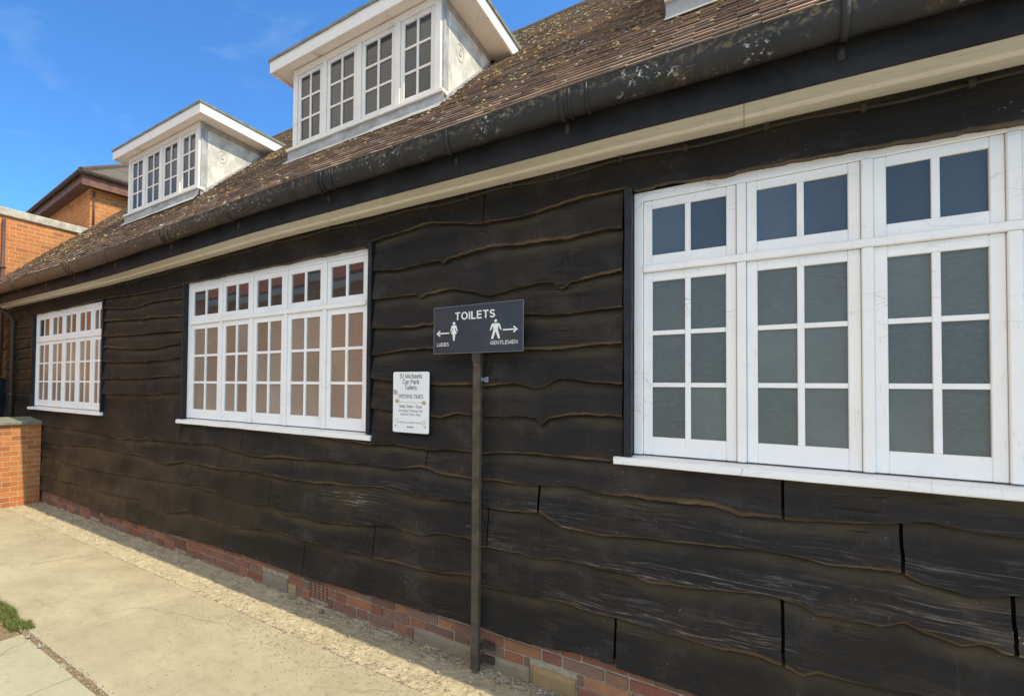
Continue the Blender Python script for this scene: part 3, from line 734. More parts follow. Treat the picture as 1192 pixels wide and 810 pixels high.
# lichen and moss cushions
b = MB(); LC = [(.46, .31, .10), (.50, .38, .15), (.44, .42, .34), (.33, .23, .10), (.12, .10, .05), (.08, .07, .04), (.46, .32, .11)]
def blob(mb, p, r, nrm, c, flat=.5, n=6):
    nrm = nrm.normalized(); u = nrm.cross(Vector((1, .2, .1))).normalized(); w = nrm.cross(u)
    vs = []
    for lv, (rr, hh) in enumerate(((1, 0), (.75, .6))):
        for k in range(n):
            a = 2 * math.pi * k / n + lv * .5; q = r * rr * R.uniform(.7, 1.25)
            vs.append(p + u * math.cos(a) * q + w * math.sin(a) * q + nrm * (hh * r * flat))
    vs.append(p + nrm * r * flat * R.uniform(.8, 1.1))
    fs = [(k, (k + 1) % n, n + (k + 1) % n, n + k) for k in range(n)] + [(n + k, n + (k + 1) % n, 2 * n) for k in range(n)]
    mb.add(vs, fs, (*c, 1))
NR = Vector((0, -SIN, COS))
cnt = 0
while cnt < 9000:
    x = R.uniform(XL, XR); sl = R.uniform(.02, 5.1)
    dens = .16 + .9 * max(0, nz(x * .8 + 5, sl * 1.1, 7) + .05)
    if -2.6 < x < .6 and sl > .9: dens += .38
    if sl < .55: dens *= .35
    if R.random() > dens: continue
    y = YB + sl * COS
    if any(d - .03 < x < d + DW + .03 and DY - .05 < y < 1.8 for d in DORM): continue
    p = Vector((x, y, zr(y) + roof_sag(x, sl))) + NR * .016
    r = R.uniform(.004, .015) * (1.6 if R.random() < .12 else 1)
    c = R.choice(LC); f = R.uniform(.7, 1.15)
    blob(b, p, r, NR + Vector((R.uniform(-.4, .4), R.uniform(-.4, .4), 0)), tuple(v * f for v in c)); cnt += 1
li = b.build('lichen', M['lichen'], rf); li['kind'] = 'stuff'

# ------------------------------------------------------------------ dormers
def make_dormer():
    """built with its left window edge at x = 0, front plane y = DY"""
    d = empty('dormer', None, None, (0, 0, 0), bld)
    z0, z1 = 4.245, 5.045; y = DY
    f = MB(); jb = .055
    f.box(0, jb, y - .012, y + .08, z0, z1, b=.003); f.box(DW - jb, DW, y - .012, y + .08, z0, z1, b=.003)
    f.box(jb, DW - jb, y - .010, y + .08, z1 - .060, z1, b=.003)
    ms = [DW * k / 4 for k in (1, 2, 3)]; mw = .050
    for m in ms: f.box(m - mw / 2, m + mw / 2, y - .011, y + .08, z0, z1 - .0605, b=.003)
    f.build('frame', M['dormer_white'], d)
    ed = [jb] + ms + [DW - jb]
    for i in range(4):
        a = ed[i] + (mw / 2 if i else 0) + .0015; e = ed[i + 1] - (mw / 2 if i < 3 else 0) - .0015
        s = MB(); o = sash(s, a, e, z0 + .004, z1 - .0615, y + .002, .036, .040, .050, 3, .020)
        s.build('casement', M['dormer_white'], d)
        pane(*o, y + .020, M['dormer_glass'], d, 3)
    s = MB(); s.prism([(y - .055, z0 - .034), (y - .055, z0 - .010), (y + .06, z0 - .0008), (y + .06, z0 - .034)], 'x', -.05, DW + .035)
    s.build('sill', M['dormer_white'], d)
    # lead apron below the sill, lapped onto the tiles
    s = MB(); n = 40
    for i in range(n + 1):
        x = -.045 + (DW + .085) * i / n; w = .006 * nz(x * 6, 8)
        for (yy, zz) in ((y - .030, z0 - .036), (y - .036, zr(y - .036) + .045), (y - .075, zr(y - .075) + .040 + w), (y - .115, zr(y - .115) + .030 + w)):
            s.v.append((x, yy + w, zz)); s.c.append((0, 0, 0, 1))
    for i in range(n):
        for q in range(3): s.f.append((i * 4 + q, (i + 1) * 4 + q, (i + 1) * 4 + q + 1, i * 4 + q + 1)); s.m.append(0)
    s.build('lead_apron', M['lead'], d)
    zt = 5.052
    yE = DY + (zt - zr(DY)) / TAN
    for sx in (0, 1):
        xs = (-.004, .03) if sx == 0 else (DW - .03, DW + .004)
        s = MB(); s.prism([(y + .062, zr(y + .062) - .05), (y + .062, zt), (yE + .05, zt), (yE + .05, zr(yE) - .01)], 'x', xs[0], xs[1])
        ck = s.build('cheek', M['plaster'], d)
        # round plaster boss with a dribble of rust below it
        s = MB(); xo = (xs[0] - .001) if sx == 0 else (xs[1] + .001); sg = -1 if sx == 0 else 1; n = 20
        cy, cz = y + .36, 4.735
        for (ra, rb, h) in ((.085, .068, .0035), (.040, .018, .005)):
            for k in range(n):
                a0, a1 = 2 * math.pi * k / n, 2 * math.pi * (k + 1) / n
                P = lambda r_, a, hh: (xo + sg * hh, cy + r_ * math.cos(a), cz + r_ * math.sin(a))
                s.add([P(ra, a0, 0), P(ra, a1, 0), P((ra + rb) / 2, a1, h), P((ra + rb) / 2, a0, h), P(rb, a1, .001), P(rb, a0, .001)], [(0, 1, 2, 3), (3, 2, 4, 5)])
        s.build('wall_boss', M['stain'], ck)
        s = MB(); xq = (xs[0] - .0025, xs[0] - .0002) if sx == 0 else (xs[1] + .0002, xs[1] + .0025)
        s.prism([(y + .0625, zr(y + .0625) + .02), (y + .0625, zt - .001), (y + .125, zt - .001), (y + .125, zr(y + .125) + .02)], 'x', *xq)
        s.box(xq[0] - .010, xq[1] + .010, y + .015, y + .062, zr(y) + .02, zt)
        s.prism([(y + .126, zt - .07), (y + .126, zt - .001), (yE + .01, zt - .001), (yE - .05, zt - .06)], 'x', *xq)
        # soaker lead where the cheek meets the tiles
        s.prism([(y + .126, zr(y + .126) + .02), (y + .126, zr(y + .126) + .055), (yE - .06, zr(yE - .06) + .055), (yE - .03, zr(yE - .03) + .02)], 'x', *xq)
        s.build('lead_edge', M['lead'], ck)
    # flat roof: soffit, white fascia all round, dark felt top with a lip
    xo0, xo1, yf = -.205, DW + .190, .290; yb = DY + (5.17 - zr(DY)) / TAN + .04
    s = MB(); s.box(xo0 + .022, xo1 - .022, yf + .022, yb, 5.056, 5.10); s.build('dormer_soffit', M['dormer_white'], d)
    s = MB()
    s.box(xo0, xo1, yf, yf + .0215, 5.035, 5.160, b=.003); s.box(xo0, xo0 + .0215, yf + .022, yb, 5.035, 5.160, b=.003); s.box(xo1 - .0215, xo1, yf + .022, yb, 5.035, 5.160, b=.003)
    s.build('dormer_fascia', M['dormer_white'], d)
    s = MB(); n = 24
    vs = []; fs = []
    for i in range(n + 1):
        x = xo0 - .012 + (xo1 - xo0 + .024) * i / n; w = .004 * nz(x * 5, 2) + .004 * nz(x * 17, 9)
        vs += [(x, yf - .014, 5.152 + w), (x, yf - .014, 5.178 + w), (x, yb, 5.200 + w), (x, yb, 5.1605)]
    for i in range(n):
        for q in range(4): fs.append((i * 4 + q, (i + 1) * 4 + q, (i + 1) * 4 + (q + 1) % 4, i * 4 + (q + 1) % 4))
    fs += [(0, 1, 2, 3), tuple(range(n * 4, n * 4 + 4))]
    s.add(vs, fs); s.build('felt_roof', M['felt'], d)
    return d
def kids(o): return [c for c in D.objects if c.parent == o]
def copy_tree(o, parent):
    c = o.copy(); col.objects.link(c); c.parent = parent
    for ch in kids(o): copy_tree(ch, c)
    return c
dm0 = make_dormer()
dm = [dm0, copy_tree(dm0, bld), copy_tree(dm0, bld)]
for o, x, lb in zip(dm, DORM, ('furthest dormer, near the orange brick buildings', 'middle dormer, highest in the picture against the sky', 'nearest dormer, cut by the top of the picture')):
    o.location = (x, 0, 0); o['label'] = lb

# ------------------------------------------------------------------ text
def arc(cx, cy, rx, ry, a0, a1, n=7):
    return [(cx + rx * math.cos(math.radians(a0 + (a1 - a0) * k / n)), cy + ry * math.sin(math.radians(a0 + (a1 - a0) * k / n))) for k in range(n + 1)]
def glyphs():
    G = {}
    L = lambda *p: list(p)
    bowl = lambda x, y0, y1, w: [(x, y1)] + arc(x + w * .5, (y0 + y1) / 2, w * .5, (y1 - y0) / 2, 90, -90, 9) + [(x, y0)]
    oo = lambda cx, cy, rx, ry: arc(cx, cy, rx, ry, 90, 450, 16)
    X = .66
    G['T'] = (.64, [L((0, .93), (.64, .93)), L((.32, .86), (.32, 0))])
    G['O'] = (.80, [oo(.40, .5, .33, .43)])
    G['I'] = (.15, [L((.075, 0), (.075, 1))])
    G['L'] = (.54, [L((.07, 1), (.07, .07), (.54, .07))])
    G['E'] = (.58, [L((.58, .93), (.07, .93), (.07, .07), (.58, .07)), L((.14, .52), (.53, .52))])
    G['S'] = (.62, [arc(.31, .72, .23, .21, 20, 180, 7) + [(.12, .60), (.31, .51), (.49, .42)] + arc(.31, .28, .24, .21, 0, -165, 8)])
    G['A'] = (.72, [L((.04, 0), (.36, .98), (.68, 0)), L((.17, .32), (.55, .32))])
    G['D'] = (.70, [L((.07, 0), (.07, .93), (.30, .93)) + arc(.30, .5, .33, .43, 80, -90, 9) + [(.14, .07)]])
    G['G'] = (.76, [arc(.39, .5, .32, .43, 40, 345, 13) + [(.70, .45), (.42, .45)]])
    G['N'] = (.70, [L((.07, 0), (.07, .98), (.63, .02), (.63, 1))])
    G['M'] = (.84, [L((.07, 0), (.07, .96), (.42, .12), (.77, .96), (.77, 0))])
    G['P'] = (.62, [L((.07, 0), (.07, .93), (.34, .93)) + arc(.34, .70, .21, .23, 80, -90, 7) + [(.14, .47)]])
    G['C'] = (.72, [arc(.38, .5, .31, .43, 42, 318, 12)])
    G['Y'] = (.66, [L((.03, 1), (.33, .48), (.63, 1)), L((.33, .48), (.33, 0))])
    G['i'] = (.14, [L((.07, 0), (.07, .72)), L((.07, .86), (.07, 1))])
    G['l'] = (.14, [L((.07, 0), (.07, 1))])
    G['t'] = (.34, [L((.15, .94), (.15, .14), (.20, .06), (.32, .06)), L((0, .66), (.33, .66))])
    G['c'] = (.52, [arc(.28, .36, .22, .30, 45, 315, 10)])
    G['o'] = (.56, [oo(.28, .36, .22, .30)])
    G['e'] = (.56, [L((.07, .37), (.49, .37)) + arc(.28, .36, .215, .30, 10, 320, 11)])
    G['a'] = (.54, [oo(.25, .36, .19, .30), L((.47, .72), (.47, 0))])
    G['h'] = (.54, [L((.07, 0), (.07, 1)), L((.07, .42)) + arc(.27, .45, .20, .21, 150, 0, 6) + [(.47, 0)]])
    G['n'] = (.54, [L((.07, 0), (.07, .72)), L((.07, .42)) + arc(.27, .45, .20, .21, 150, 0, 6) + [(.47, 0)]])
    G['m'] = (.82, [L((.07, 0), (.07, .72)), L((.07, .48)) + arc(.24, .48, .16, .18, 150, 0, 5) + [(.40, 0)], L((.41, .48)) + arc(.58, .48, .16, .18, 150, 0, 5) + [(.75, 0)]])
    G['u'] = (.54, [L((.07, .72), (.07, .25)) + arc(.27, .25, .20, .19, 180, 330, 6) + [(.47, .3)], L((.47, .72), (.47, 0))])
    G['r'] = (.34, [L((.07, 0), (.07, .72)), L((.07, .45), (.16, .62), (.34, .66))])
    G['s'] = (.50, [arc(.25, .52, .17, .14, 25, 180, 6) + [(.11, .43), (.25, .37), (.38, .30)] + arc(.25, .20, .18, .14, 0, -160, 7)])
    G['k'] = (.52, [L((.07, 0), (.07, 1)), L((.48, .72), (.12, .32)), L((.22, .44), (.50, 0))])
    G['w'] = (.76, [L((.03, .72), (.20, .04), (.38, .68), (.56, .04), (.73, .72))])
    G['v'] = (.52, [L((.03, .72), (.26, .04), (.49, .72))])
    G['x'] = (.50, [L((.03, .72), (.47, 0)), L((.47, .72), (.03, 0))])
    G['y'] = (.52, [L((.03, .72), (.27, .06)), L((.49, .72), (.20, -.24), (.06, -.24))])
    G['d'] = (.56, [oo(.26, .36, .20, .30), L((.49, 0), (.49, 1))])
    G['b'] = (.56, [L((.07, 0), (.07, 1)), oo(.30, .36, .20, .30)])
    G['p'] = (.56, [L((.07, -.26), (.07, .72)), oo(.30, .36, .20, .30)])
    G['g'] = (.56, [oo(.26, .36, .20, .30), L((.49, .72), (.49, -.1), (.36, -.24), (.10, -.22))])
    G['-'] = (.34, [L((.02, .38), (.32, .38))])
    G[':'] = (.15, [L((.07, 0), (.07, .15)), L((.07, .55), (.07, .70))])
    G['.'] = (.15, [L((.07, 0), (.07, .15))])
    G["'"] = (.14, [L((.07, .74), (.07, 1))])
    G['/'] = (.34, [L((.02, -.05), (.32, 1.02))])
    G['('] = (.28, [arc(.32, .40, .25, .62, 125, 235, 6)])
    G[')'] = (.28, [arc(-.04, .40, .25, .62, 55, -55, 6)])
    G['@'] = (.95, [arc(.47, .40, .40, .46, -45, 300, 14), oo(.46, .40, .15, .2), L((.64, .6), (.64, .22), (.82, .26))])
    return G
GLY = glyphs()
def text_mesh(name, body, x, z, width, cap, y, mat, parent, t=.14):
    """plain sans lettering drawn as mitred strokes; t = stroke weight in cap heights"""
    strokes = []; pen = 0
    for ch in body:
        if ch == ' ': pen += .36; continue
        w, st = GLY[ch]
        for p in st: strokes.append([(pen + a, b_) for a, b_ in p])
        pen += w + .15
    pen -= .15; sx = width / pen; mb = MB()
    for k, p in enumerate(strokes):
        p = [q for i, q in enumerate(p) if i == 0 or math.hypot(q[0] - p[i - 1][0], q[1] - p[i - 1][1]) > 1e-5]
        Lft, Rgt = [], []
        for i, q in enumerate(p):
            d0 = Vector((q[0] - p[i - 1][0], q[1] - p[i - 1][1])).normalized() if i else None
            d1 = Vector((p[i + 1][0] - q[0], p[i + 1][1] - q[1])).normalized() if i < len(p) - 1 else None
            d0 = d0 or d1; d1 = d1 or d0
            n0 = Vector((-d0.y, d0.x)); n1 = Vector((-d1.y, d1.x)); m = n0 + n1
            m = n0 if m.length < 1e-3 else m.normalized()
            h = t / 2 / max(.45, m.dot(n0))
            Lft.append((q[0] + m.x * h, q[1] + m.y * h)); Rgt.append((q[0] - m.x * h, q[1] - m.y * h))
        yy = y - .00004 * (k % 4)
        vs = [(x - width / 2 + a * sx, yy, z + b_ * cap) for a, b_ in Lft + Rgt]; n = len(p)
        mb.add(vs, [(i, n + i, n + i + 1, i + 1) for i in range(n - 1)])
    return mb.build(name, mat, parent)

# ------------------------------------------------------------------ toilets sign on its post
sx0, sx1, sz0, sz1 = -1.585, -1.010, 2.062, 2.372
PX, PY = -1.299, -.098
sg = empty('toilet_sign', 'black TOILETS direction sign with white figures and arrows on a thin post', 'sign', (PX, PY, 0))
def onsign(mb): 
    mb.v = [(x - PX, y - PY, z) for x, y, z in mb.v]; return mb
b = MB(); b.box(sx0, sx1, -.134, -.128, sz0, sz1, b=.001); pan = onsign(b).build('sign_panel', M['sign_black'], sg)
b = MB()
for q in ((sx0 - .003, sx1 + .003, sz1 + .0003, sz1 + .004), (sx0 - .003, sx1 + .003, sz0 - .004, sz0 - .0003), (sx0 - .004, sx0 - .0003, sz0, sz1), (sx1 + .0003, sx1 + .004, sz0, sz1)):
    b.box(q[0], q[1], -.1352, -.1275, q[2], q[3])
onsign(b).build('panel_edge', M['sign_edge'], pan)
W_, H_ = sx1 - sx0, sz1 - sz0
def U(u): return sx0 + u * W_ - PX
def V(v): return sz0 + v * H_
ys = -.1356 - PY
text_mesh('lettering', 'TOILETS', U(.483), V(.705), .455 * W_, .165 * H_, ys, M['sign_white'], sg, .17)
text_mesh('lettering', 'LADIES', U(.108), V(.150), .145 * W_, .080 * H_, ys, M['sign_white'], sg, .145)
text_mesh('lettering', 'GENTLEMEN', U(.805), V(.145), .285 * W_, .075 * H_, ys, M['sign_white'], sg, .145)
def flat(name, polys, parent, mat, y=ys):
    b = MB()
    for p in polys: b.add([(x, y, z) for x, z in p], [tuple(range(len(p)))])
    return b.build(name, mat, parent)
def disc(cx, cz, r, n=20): return [(cx + r * math.cos(2 * math.pi * k / n), cz + r * math.sin(2 * math.pi * k / n)) for k in range(n)]
def strip(pts, w):
    out = []
    for (a, b_) in zip(pts, pts[1:]):
        dx, dz = b_[0] - a[0], b_[1] - a[1]; L = math.hypot(dx, dz); nx_, nz_ = -dz / L * w / 2, dx / L * w / 2
        out.append([(a[0] + nx_, a[1] + nz_), (a[0] - nx_, a[1] - nz_), (b_[0] - nx_, b_[1] - nz_), (b_[0] + nx_, b_[1] + nz_)])
    return out
def figure(cx, zb, h, man):
    k = lambda u, v: (cx + u * h, zb + v * h)
    P = [disc(*k(0, .925), .075 * h)]
    if man:
        P.append([k(-.15, .80), k(.15, .80), k(.115, .46), k(-.115, .46)])
        for s in (-1, 1):
            P.append([k(s * .150, .80), k(s * .205, .76), k(s * .29, .46), k(s * .245, .43), k(s * .135, .68)])
            P.append([k(s * .001, .459), k(s * .115, .459), k(s * .225, .02), k(s * .13, .0), k(s * .001, .38)])
    else:
        P.append([k(-.105, .82), k(.105, .82), k(.055, .62), k(.165, .36), k(-.165, .36), k(-.055, .62)])
        for s in (-1, 1):
            P.append([k(s * .105, .82), k(s * .135, .79), k(s * .205, .50), k(s * .165, .46), k(s * .075, .70)])
        P.append([k(-.075, .359), k(.075, .359), k(.038, .0), k(-.038, .0)])
    return P
flat('woman_symbol', figure(U(.243), V(.265), .405 * H_, False), sg, M['sign_white'])
flat('man_symbol', figure(U(.718), V(.26), .40 * H_, True), sg, M['sign_white'])
for (ua, ub) in ((.185, .028), (.795, .952)):
    a, e = U(ua), U(ub); zc = V(.435); s = 1 if e > a else -1; t = .0085
    flat('arrow', strip([(a, zc), (e - s * .012, zc)], t) + [[(e, zc), (e - s * .022, zc + .021), (e - s * .030, zc + .017), (e - s * .0125, zc), (e - s * .030, zc - .017), (e - s * .022, zc - .021)]], sg, M['sign_white'])
for (u, v) in ((.10, .515), (.88, .535), (.47, .50)):
    flat('screw_head', [disc(U(u), V(v), .0035, 10)], sg, M['sign_edge'])
b = MB(); b.box(-.024, .024, -.024, .024, -.02, 2.09, b=.005); 
po = b.build('post', M['post'], sg)
b = MB(); b.box(-.028, .028, -.0295, .026, 2.0, 2.059, b=.002); b.box(.012, .03, -.028, -.0255, 2.03, 2.061)
b.build('panel_clamp', M['iron'], sg)
for z in (.165, .075):
    b = MB()
    b.box(.0245, .098, .050, .076, z - .022, z + .022, b=.002); b.box(.0243, .032, -.010, .0495, z - .020, z + .020, b=.002)
    if z < .1: pass
    b.build('wall_bracket', M['iron'], sg)
b = MB(); b.box(.025, .052, .045, .052, 1.868, 1.905, b=.002); b.box(.0243, .029, -.005, .0448, 1.876, 1.898)
b.build('wall_clip', M['galv'], sg)

# ------------------------------------------------------------------ opening times notice
NX, NZ, NW, NH = -1.792, 1.722, .285, .440
nt = empty('opening_notice', 'white opening times notice fixed on the black boards left of the sign post', 'notice', (NX, -.072, NZ - NH / 2))
b = MB(); r = .014; poly = []
for (cx, cz, a0) in ((NW / 2 - r, NH - r, 0), (-NW / 2 + r, NH - r, 90), (-NW / 2 + r, r, 180), (NW / 2 - r, r, 270)):
    for k in range(6): a = math.radians(a0 + 90 * k / 5); poly.append((cx + r * math.cos(a), cz + r * math.sin(a)))
b.prism(poly, 'y', 0, .004); npl = b.build('plate', M['enamel'], nt)
b = MB(); b.box(-NW / 2 + .03, NW / 2 - .03, .0042, .046, .06, .085); b.box(-NW / 2 + .03, NW / 2 - .03, .0042, .046, NH - .085, NH - .06); b.build('batten', M['black_trim'], nt)
for (s, v, w, cap, m, bo) in (('St Michaels', .893, .615, .034, 'ink', .15), ('Car Park', .798, .46, .034, 'ink', .15), ('Toilets', .704, .33, .034, 'ink', .15), ('OPENING TIMES', .562, .685, .030, 'ink', .14),
        ('Daily: Dawn - Dusk', .408, .62, .022, 'ink', .14), ('(excluding Christmas Day', .342, .66, .017, 'ink', .12), ("and New Year's Day)", .282, .56, .017, 'ink', .12),
        ('www.stalbans.gov.uk/public-conveniences', .157, .77, .0115, 'ink_pale', .14), ('@stalbans', .080, .185, .015, 'ink', .14)):
    text_mesh('lettering', s, 0, v * NH, w * NW, cap, -.0007, M[m], nt, bo)
flat('crease_line', [[(-.10, .496 * NH), (.105, .492 * NH), (.105, .498 * NH), (-.10, .503 * NH)]], nt, M['tape'], -.0009)
def ragged(cx, cz, w, h, n=14): return [(cx + w * math.cos(2 * math.pi * k / n) * R.uniform(.7, 1.2), cz + h * math.sin(2 * math.pi * k / n) * R.uniform(.7, 1.2)) for k in range(n)]
for (u, v, w, h, m) in ((-.38, .515, .017, .014, 'tape'), (.36, .495, .019, .014, 'tape'), (-.43, .665, .020, .022, 'stain'), (.37, .165, .020, .024, 'tape_pale'), (-.38, .215, .016, .008, 'tape_pale')):
    flat('tape_remnant', [ragged(u * NW, v * NH, w, h)], nt, M[m], -.0012)
for u in (-.42, .40): flat('screw', [disc(u * NW, .105 * NH, .006, 10)], nt, M['galv'], -.0011)

# ------------------------------------------------------------------ ground
b = MB()
b.add([(-160, -160, -.06), (160, -160, -.06), (160, 160, -.06), (-160, 160, -.06)], [(0, 1, 2, 3)]); tag(b.build('ground', M['ground']), kind='structure')
def slab(mb, x0, x1, y0, y1, z, r=.003):
    n = max(2, int((x1 - x0) / .06)); m = max(2, int((y1 - y0) / .06)); c = (R.random() ** 2, 0, 0, 1); tz = R.uniform(-.0014, .0014); tx = R.uniform(-.0014, .0014)
    vs = []; fs = []
    for i in range(n + 1):
        for q in range(m + 1):
            u, v = i / n, q / m; x = x0 + (x1 - x0) * u; y = y0 + (y1 - y0) * v
            ed = (i in (0, n)) or (q in (0, m))
            vs.append((x + (.004 * nz(y * 9, x0) if i in (0, n) else 0), y + (.004 * nz(x * 9, y0) if q in (0, m) else 0), z + tz * (u - .5) + tx * (v - .5) + .0025 * nz(x * 3, y * 3) - (.0004 if ed else 0)))
    for i in range(n):
        for q in range(m): a = i * (m + 1) + q; fs.append((a, a + m + 1, a + m + 2, a + 1))
    nb = len(vs); per = [i * (m + 1) for i in range(n + 1)] + [n * (m + 1) + q for q in range(1, m + 1)] + [i * (m + 1) + m for i in range(n - 1, -1, -1)] + [q for q in range(m - 1, 0, -1)]
    vs += [(vs[p][0], vs[p][1], z - .05) for p in per]
    L = len(per)
    for k in range(L): fs.append((per[k], nb + k, nb + (k + 1) % L, per[(k + 1) % L]))
    mb.add(vs, fs, c)
pth = MB()
xs = [-13.0, -11.9, -10.9, -10.0, -9.1, -8.25, -7.35, -6.45, -5.55, -4.63, -3.61, -3.05, -2.5, -1.6, -.7, .2, 1.1, 2.0, 3.0, 4.0]
for a, e in zip(xs, xs[1:]):
    jt = R.choice((.0016, .0022, .003))
    slab(pth, a + jt, e - jt, -1.852, -.552, 0.0)
pt_ = pth.build('path', M['path']); tag(pt_, kind='structure')
fl = MB(); xs = [-3.90, -3.10, -2.2, -1.3, -.4, .5, 1.4, 2.3, 3.2]
b = MB(); b.add([(-13.2, -1.90, -.003), (4.2, -1.90, -.003), (4.2, -.54, -.003), (-13.2, -.54, -.003)], [(0, 1, 2, 3)]); tag(b.build('path_grout', M['soil']), kind='structure')
for a, e in zip(xs, xs[1:]): slab(fl, a + .006, e - .006, -2.62, -1.872, -.004)
slab(fl, -4.5, -4.02, -2.62, -2.02, -.004)
tag(fl.build('paving_flags', M['flag']), kind='structure')
# rough mortar strip between paving and wall
b = MB(); n = 900; m = 34; x0, x1 = -11.0, 3.0
for i in range(n + 1):
    x = x0 + (x1 - x0) * i / n
    for q in range(m + 1):
        y = -.556 + (.62) * q / m
        if q == 0: y += .02 * nz(x * 3, 4)
        h = -.006 + .012 * nz(x * 7, y * 7) + .008 * nz(x * 19, y * 19, 4) + .012 * max(0, 1 - abs(y + .02) / .16)
        h += .007 * nz(x * 45, y * 45, 6)
        b.v.append((x, y, h)); b.c.append((0, 0, 0, 1))
for i in range(n):
    for q in range(m): a = i * (m + 1) + q; b.f.append((a, a + m + 1, a + m + 2, a + 1)); b.m.append(0)
tag(b.build('path_edge', M['edge']), kind='structure')
# soil and grass verge
b = MB(); n = 60
for i in range(n + 1):
    for q in range(n + 1):
        x = -13 + 9.2 * i / n; y = -4.6 + 2.75 * q / n
        x2 = x - (.05 + .1 * nz(y * 4, 3) if i == n else 0)
        b.v.append((x2, y, -.008 + .016 * nz(x * 3, y * 3) + .01 * nz(x * 9, y * 9))); b.c.append((0, 0, 0, 1))
for i in range(n):
    for q in range(n): a = i * (n + 1) + q; b.f.append((a, a + n + 1, a + n + 2, a + 1)); b.m.append(0)
tag(b.build('soil_verge', M['soil']), kind='structure')
b = MB()
GC = [(.13, .17, .03), (.17, .19, .045), (.10, .145, .024), (.21, .19, .07), (.15, .175, .035)]
for i in range(15000):
    x = R.uniform(-4.9, -3.72); y = R.uniform(-2.3, -1.76)
    if x > -3.95 + .12 * nz(y * 5, 2) + (y + 1.95) * .3 or y > -1.80 + .05 * nz(x * 4, 1): continue
    if y < -1.95 and x > -4.56: continue
    if nz(x * 3, y * 3, 2) < -.28: continue
    h = R.uniform(.02, .055); a = R.uniform(0, 6.28); lx, ly = R.uniform(-.03, .03), R.uniform(-.03, .03); w = .0022
    c = R.choice(GC); f = R.uniform(.7, 1.3); c = tuple(v * f for v in c); z = -.004
    dx, dy = w * math.cos(a), w * math.sin(a)
    b.add([(x - dx, y - dy, z), (x + dx, y + dy, z), (x + dx * .7 + lx * .4, y + dy * .7 + ly * .4, z + h * .6), (x - dx * .7 + lx * .4, y - dy * .7 + ly * .4, z + h * .6), (x + lx, y + ly, z + h)], [(0, 1, 2, 3), (3, 2, 4)], (*c, 1))
tag(b.build('grass', M['grass']), 'short dry grass at the edge of the path', 'grass', kind='stuff')
# gravel: chips gathered along the wall foot, thinning out over the path
b = MB(); PC = [(.32, .28, .21), (.40, .35, .26), (.26, .24, .21), (.44, .39, .29), (.30, .23, .15), (.50, .45, .36)]
def pebble(x, y, z, r):
    c = R.choice(PC); f = R.uniform(.7, 1.15); blob(b, Vector((x, y, z)), r, Vector((R.uniform(-.5, .5), R.uniform(-.5, .5), 1)), tuple(v * f for v in c), R.uniform(.5, 1.0), 5)
for i in range(2600):
    t = R.random(); x = -3.2 + 4.2 * (t ** .6); y = -.02 - abs(R.gauss(0, .09)); pebble(x, y, .012, R.uniform(.0025, .0085))
for i in range(900):
    x = R.uniform(-9, -1.5); y = -.03 - abs(R.gauss(0, .10)); pebble(x, y, .008, R.uniform(.002, .007))
for i in range(2400):
    x = R.gauss(-2.2, .75); y = R.uniform(-1.75, -.3)
    if R.random() < .75: y = -.62 + R.gauss(0, .16)
    if y > -.02: continue
    pebble(x, y, .001, R.uniform(.0018, .0062))
for i in range(1500): pebble(R.uniform(-8, 1), R.uniform(-.56, -.03), .004, R.uniform(.002, .008) * (1.8 if R.random() < .05 else 1))
for i in range(500): pebble(R.uniform(-4.4, -2.2), -1.862 + R.gauss(0, .02), .0, R.uniform(.002, .007))
for (x, y, r) in ((-2.55, -.10, .03), (-2.72, -.22, .018), (-1.05, -.05, .03), (-2.9, -.07, .016), (-4.05, -1.78, .018), (-3.8, -1.9, .022), (-3.6, -1.9, .016), (-1.15, -.13, .014)): pebble(x, y, .006, r)
tag(b.build('gravel', M['gravel']), 'loose grey and buff stone chips along the wall foot', 'gravel', kind='stuff')

# ------------------------------------------------------------------ low brick wall with felt coping
lw = empty('low_brick_wall', 'low red brick wall with grey coping, left of the furthest window', 'wall', (-8.25, -.5, 0))
b = MB(); b.box(-.2, .2, -1.9, .455, -.05, 1.205); b.build('brickwork', M['lbrick'], lw)
b = MB()
b.prism([(-.25, 1.207), (.245, 1.207), (.25, 1.215), (.25, 1.248), (.235, 1.256), (-.235, 1.30), (-.25, 1.292)], 'y', -1.95, .448); b.build('coping', M['felt'], lw)

# ------------------------------------------------------------------ brick buildings beyond
ax = empty('flat_roofed_annex', 'sunlit orange brick block with flat roof and pale concrete coping', 'building', (-10, 0, 0))
b = MB(); b.box(-6, 0, -3.0, 1.62, 0, 4.87); b.build('wall', M['obrick'], ax)
b = MB(); b.box(-6, .045, -3.05, 1.618, 4.872, 5.02, b=.01); b.build('coping', M['coping'], ax)
b = MB(); b.tube([(.05, -.01, 1.95), (.05, -.01, 4.80)], .032, 10)
for z in (2.6, 3.9): b.box(.0, .09, -.05, .03, z, z + .04)
b.build('downpipe', M['purple'], ax, True)
tb = empty('hipped_brick_block', 'taller orange brick block with dark eaves and hipped tiled roof', 'building', (-10, 1.63, 0))
b = MB(); b.box(-6.4, .02, 0, 8, 0, 5.86); b.build('wall', M['obrick'], tb)
EX, EY = .22, -.24
b = MB(); b.box(-6.6, EX - .02, EY + .02, 8.3, 5.862, 5.90); b.build('eave_soffit', M['purple'], tb)
b = MB(); b.box(EX - .02, EX, EY, 8.3, 5.83, 6.05); b.box(-6.6, EX - .0203, EY, EY + .0195, 5.88, 6.05); b.build('fascia', M['brown'], tb)
b = MB(); rh = 2.3; w2 = 3.3
def hip_pt(x, y, z): return (x, y, z)
A0, B0, C0, D0 = (EX + .05, EY - .05, 6.07), (EX + .05, 8.35, 6.07), (-6.65, 8.35, 6.07), (-6.65, EY - .05, 6.07)
